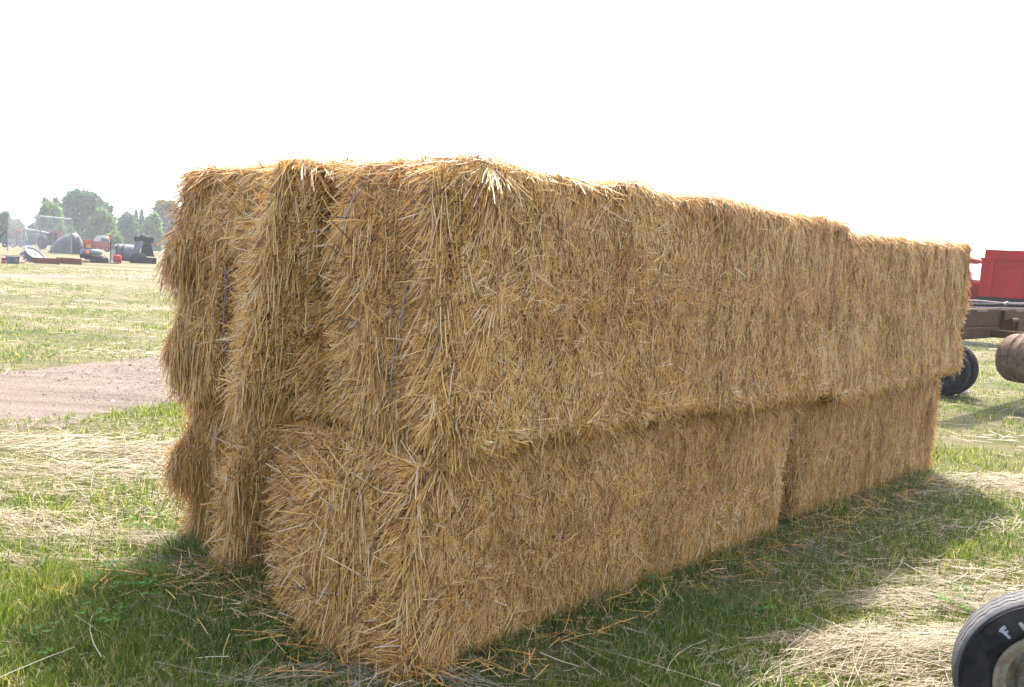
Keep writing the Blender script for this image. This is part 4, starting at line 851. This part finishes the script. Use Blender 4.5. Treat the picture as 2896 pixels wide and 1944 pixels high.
# ---------------------------------------------------------------- trees
def leafmat(name, c):
    return blade_mat(name, [(0, tuple(x * .55 for x in c)), (.4, c), (.8, tuple(x * 1.35 for x in c)), (1, tuple(x * 1.7 for x in c))], .45, .65, .15)
L_dark = leafmat('dark_leaves', (.034, .092, .034)); L_mid = leafmat('mid_leaves', (.060, .132, .036)); L_light = leafmat('light_leaves', (.092, .165, .040)); L_blue = leafmat('conifer_needles', (.022, .058, .034))
def tree(name, label, xs, ytop, width, depth, material, blobs, leaf=.5, n=3800, cat='tree', conifer=False):
    """xs, ytop, width measured on the photograph; depth in metres; blobs: (dx, dz, rx, rz) as fractions of width/height"""
    g = at_depth(xs, 700, depth); top = at_depth(xs, ytop, depth); H = top[2]; k = depth / F_PX; W = width * k; cx = top[0] + upv[0] / upv[2] * 0
    root = thing(name, label, cat, (cx, depth, 0), 0, 'trees along the far edge of the field')
    S = Strands(); tot = sum(b[2] * b[3] for b in blobs)
    for (dx, dz, rx, rz) in blobs:
        m = int(n * rx * rz / tot); v = nrm(rng.normal(0, 1, (m, 3)))
        rad = rng.uniform(.55, 1.0, m) ** .6
        sub = 1 + .22 * vnoise(v, 2.3, dx * 9 + dz * 5 + depth)          # uneven outline
        if conifer: P = np.c_[v[:, 0], v[:, 1], v[:, 2]] * rad[:, None]; P[:, :2] *= np.clip((1.02 - P[:, 2:]) * .62, .05, 1)
        else: P = v * (rad * sub)[:, None]
        P = P * np.array([rx * W, rx * W * .9, rz * H]) + np.array([dx * W, rng.uniform(-.1, .1) * W, dz * H])
        hol = vnoise(P, 1.1 / max(.6, W * .12), 3.3); P = P[hol > -.42]; v2 = nrm(P - np.array([dx * W, 0, dz * H])); m = len(P)
        D = nrm(v2 * .5 + rng.normal(0, .7, (m, 3)) + np.array([0, 0, -.15])); sd2 = nrm(np.cross(D, rng.normal(0, 1, (m, 3))))
        P[:, 2] = np.maximum(P[:, 2], .15)
        S.blades(P, D, sd2, leaf * rng.uniform(.6, 1.3, m), leaf * .9 * rng.uniform(.6, 1.2, m), rng.normal(0, .12, (m, 3)))
    link('crown', S.mesh('crown', material), root)
    mb = MB(); r0 = max(.12, H * .022)
    mb.tube([(0, 0, -.05), (.02 * H, 0, H * .2), (0, .01 * H, H * .5), (.01 * H, 0, H * .85)], [r0, r0 * .8, r0 * .5, r0 * .12], 10)
    if not conifer:
        for i, (dx, dz, rx, rz) in enumerate(blobs[:6]): z0_ = min(.38, dz * .6) * H; mb.tube([(0, 0, z0_), (dx * W * .5, .1 * W * math.sin(i * 2), (z0_ + dz * H) / 2), (dx * W * .95, .15 * W * math.sin(i * 2), dz * H)], [r0 * .5, r0 * .32, r0 * .08], 6)
    mb.build('trunk', M_bark, root)
    return root
BROAD = [(0, .62, .40, .36), (-.28, .45, .26, .26), (.28, .48, .26, .28), (-.12, .80, .22, .19), (.16, .78, .24, .18), (0, .30, .46, .22), (.38, .30, .18, .2), (-.38, .28, .18, .2)]
ROUND = [(0, .52, .42, .40), (-.2, .36, .30, .30), (.22, .38, .28, .32), (.05, .76, .26, .22), (0, .18, .46, .18)]
LOOSE = [(0, .6, .25, .3), (-.25, .45, .22, .22), (.25, .42, .22, .24), (.1, .8, .18, .17), (-.14, .72, .16, .16), (0, .22, .45, .2)]
tree('broadleaf_tree', 'tallest dark green tree, with a broad dense crown', 236, 545, 165, 150, L_dark, [(-.02, .66, .34, .34), (-.22, .55, .24, .26), (.25, .60, .24, .26), (-.10, .86, .20, .15), (.14, .85, .22, .14), (.34, .74, .12, .10), (0, .30, .46, .26), (.36, .36, .18, .25)], .62, 6500)
tree('broadleaf_tree', 'light green bushy tree in front of the tallest one, on its left', 140, 572, 72, 140, L_light, BROAD, .55, 3600)
tree('broadleaf_tree', 'dark narrow topped tree behind the light green one on the left', 148, 560, 60, 156, L_dark, [(-.25, .82, .13, .16), (.22, .84, .13, .15), (0, .5, .4, .4), (0, .25, .45, .2)], .55, 2600)
tree('broadleaf_tree', 'yellow green round tree against the right side of the tallest tree', 284, 588, 78, 138, L_light, ROUND, .5, 3800)
tree('broadleaf_tree', 'mid green round tree standing by itself left of the two spires', 358, 602, 72, 146, L_mid, ROUND, .5, 3600)
tree('conifer_tree', 'dark slim spire shaped conifer, left one of two', 386, 594, 20, 165, L_blue, [(0, .5, .5, .5)], .4, 1500, conifer=True)
tree('conifer_tree', 'dark slim spire shaped conifer, right one of two, slightly taller', 402, 592, 26, 168, L_blue, [(0, .5, .5, .5)], .4, 1700, conifer=True)
tree('broadleaf_tree', 'light green tree beside the straw, lower than the one behind it', 430, 602, 62, 140, L_light, ROUND, .5, 3000)
tree('broadleaf_tree', 'tall dark tree rising behind the straw stack on the left', 470, 565, 90, 165, L_dark, BROAD, .6, 3800)
tree('broadleaf_tree', 'grey green loose crowned tree at the left edge behind the fence', 8, 600, 70, 128, L_mid, LOOSE, .5, 3000)
tree('broadleaf_tree', 'small grey green tree right of the loose crowned one, behind the fence', 45, 622, 52, 132, L_mid, ROUND, .45, 2200)
tree('broadleaf_tree', 'pale green sapling under the gap in the trees, between fence posts', 92, 632, 34, 136, L_light, LOOSE, .42, 1200)
tree('broadleaf_tree', 'low pale green bush above the black tarpaulin, left one', 170, 638, 34, 125, L_light, ROUND, .42, 1200, 'bush')
tree('broadleaf_tree', 'low pale green bush above the black tarpaulin, right one', 200, 643, 30, 124, L_light, ROUND, .42, 1100, 'bush')
tree('broadleaf_tree', 'low scrubby bush between the yellow green and mid green round trees', 322, 655, 44, 128, L_light, ROUND, .42, 1200, 'bush')

# ---------------------------------------------------------------- haze
hz, nt, p = mat('haze_air'); nt.nodes.remove(p)
pv = N(nt, 'ShaderNodeVolumePrincipled'); pv.inputs['Color'].default_value = (.93, .96, 1, 1); pv.inputs['Density'].default_value = .0008; pv.inputs['Anisotropy'].default_value = .0
nt.links.new(pv.outputs[0], nt.nodes['Material Output'].inputs['Volume'])
mb = MB(); mb.box((0, 600, 12.0), (1840, 1840, 26.0)); tag(mb.build('haze', hz), kind='stuff')
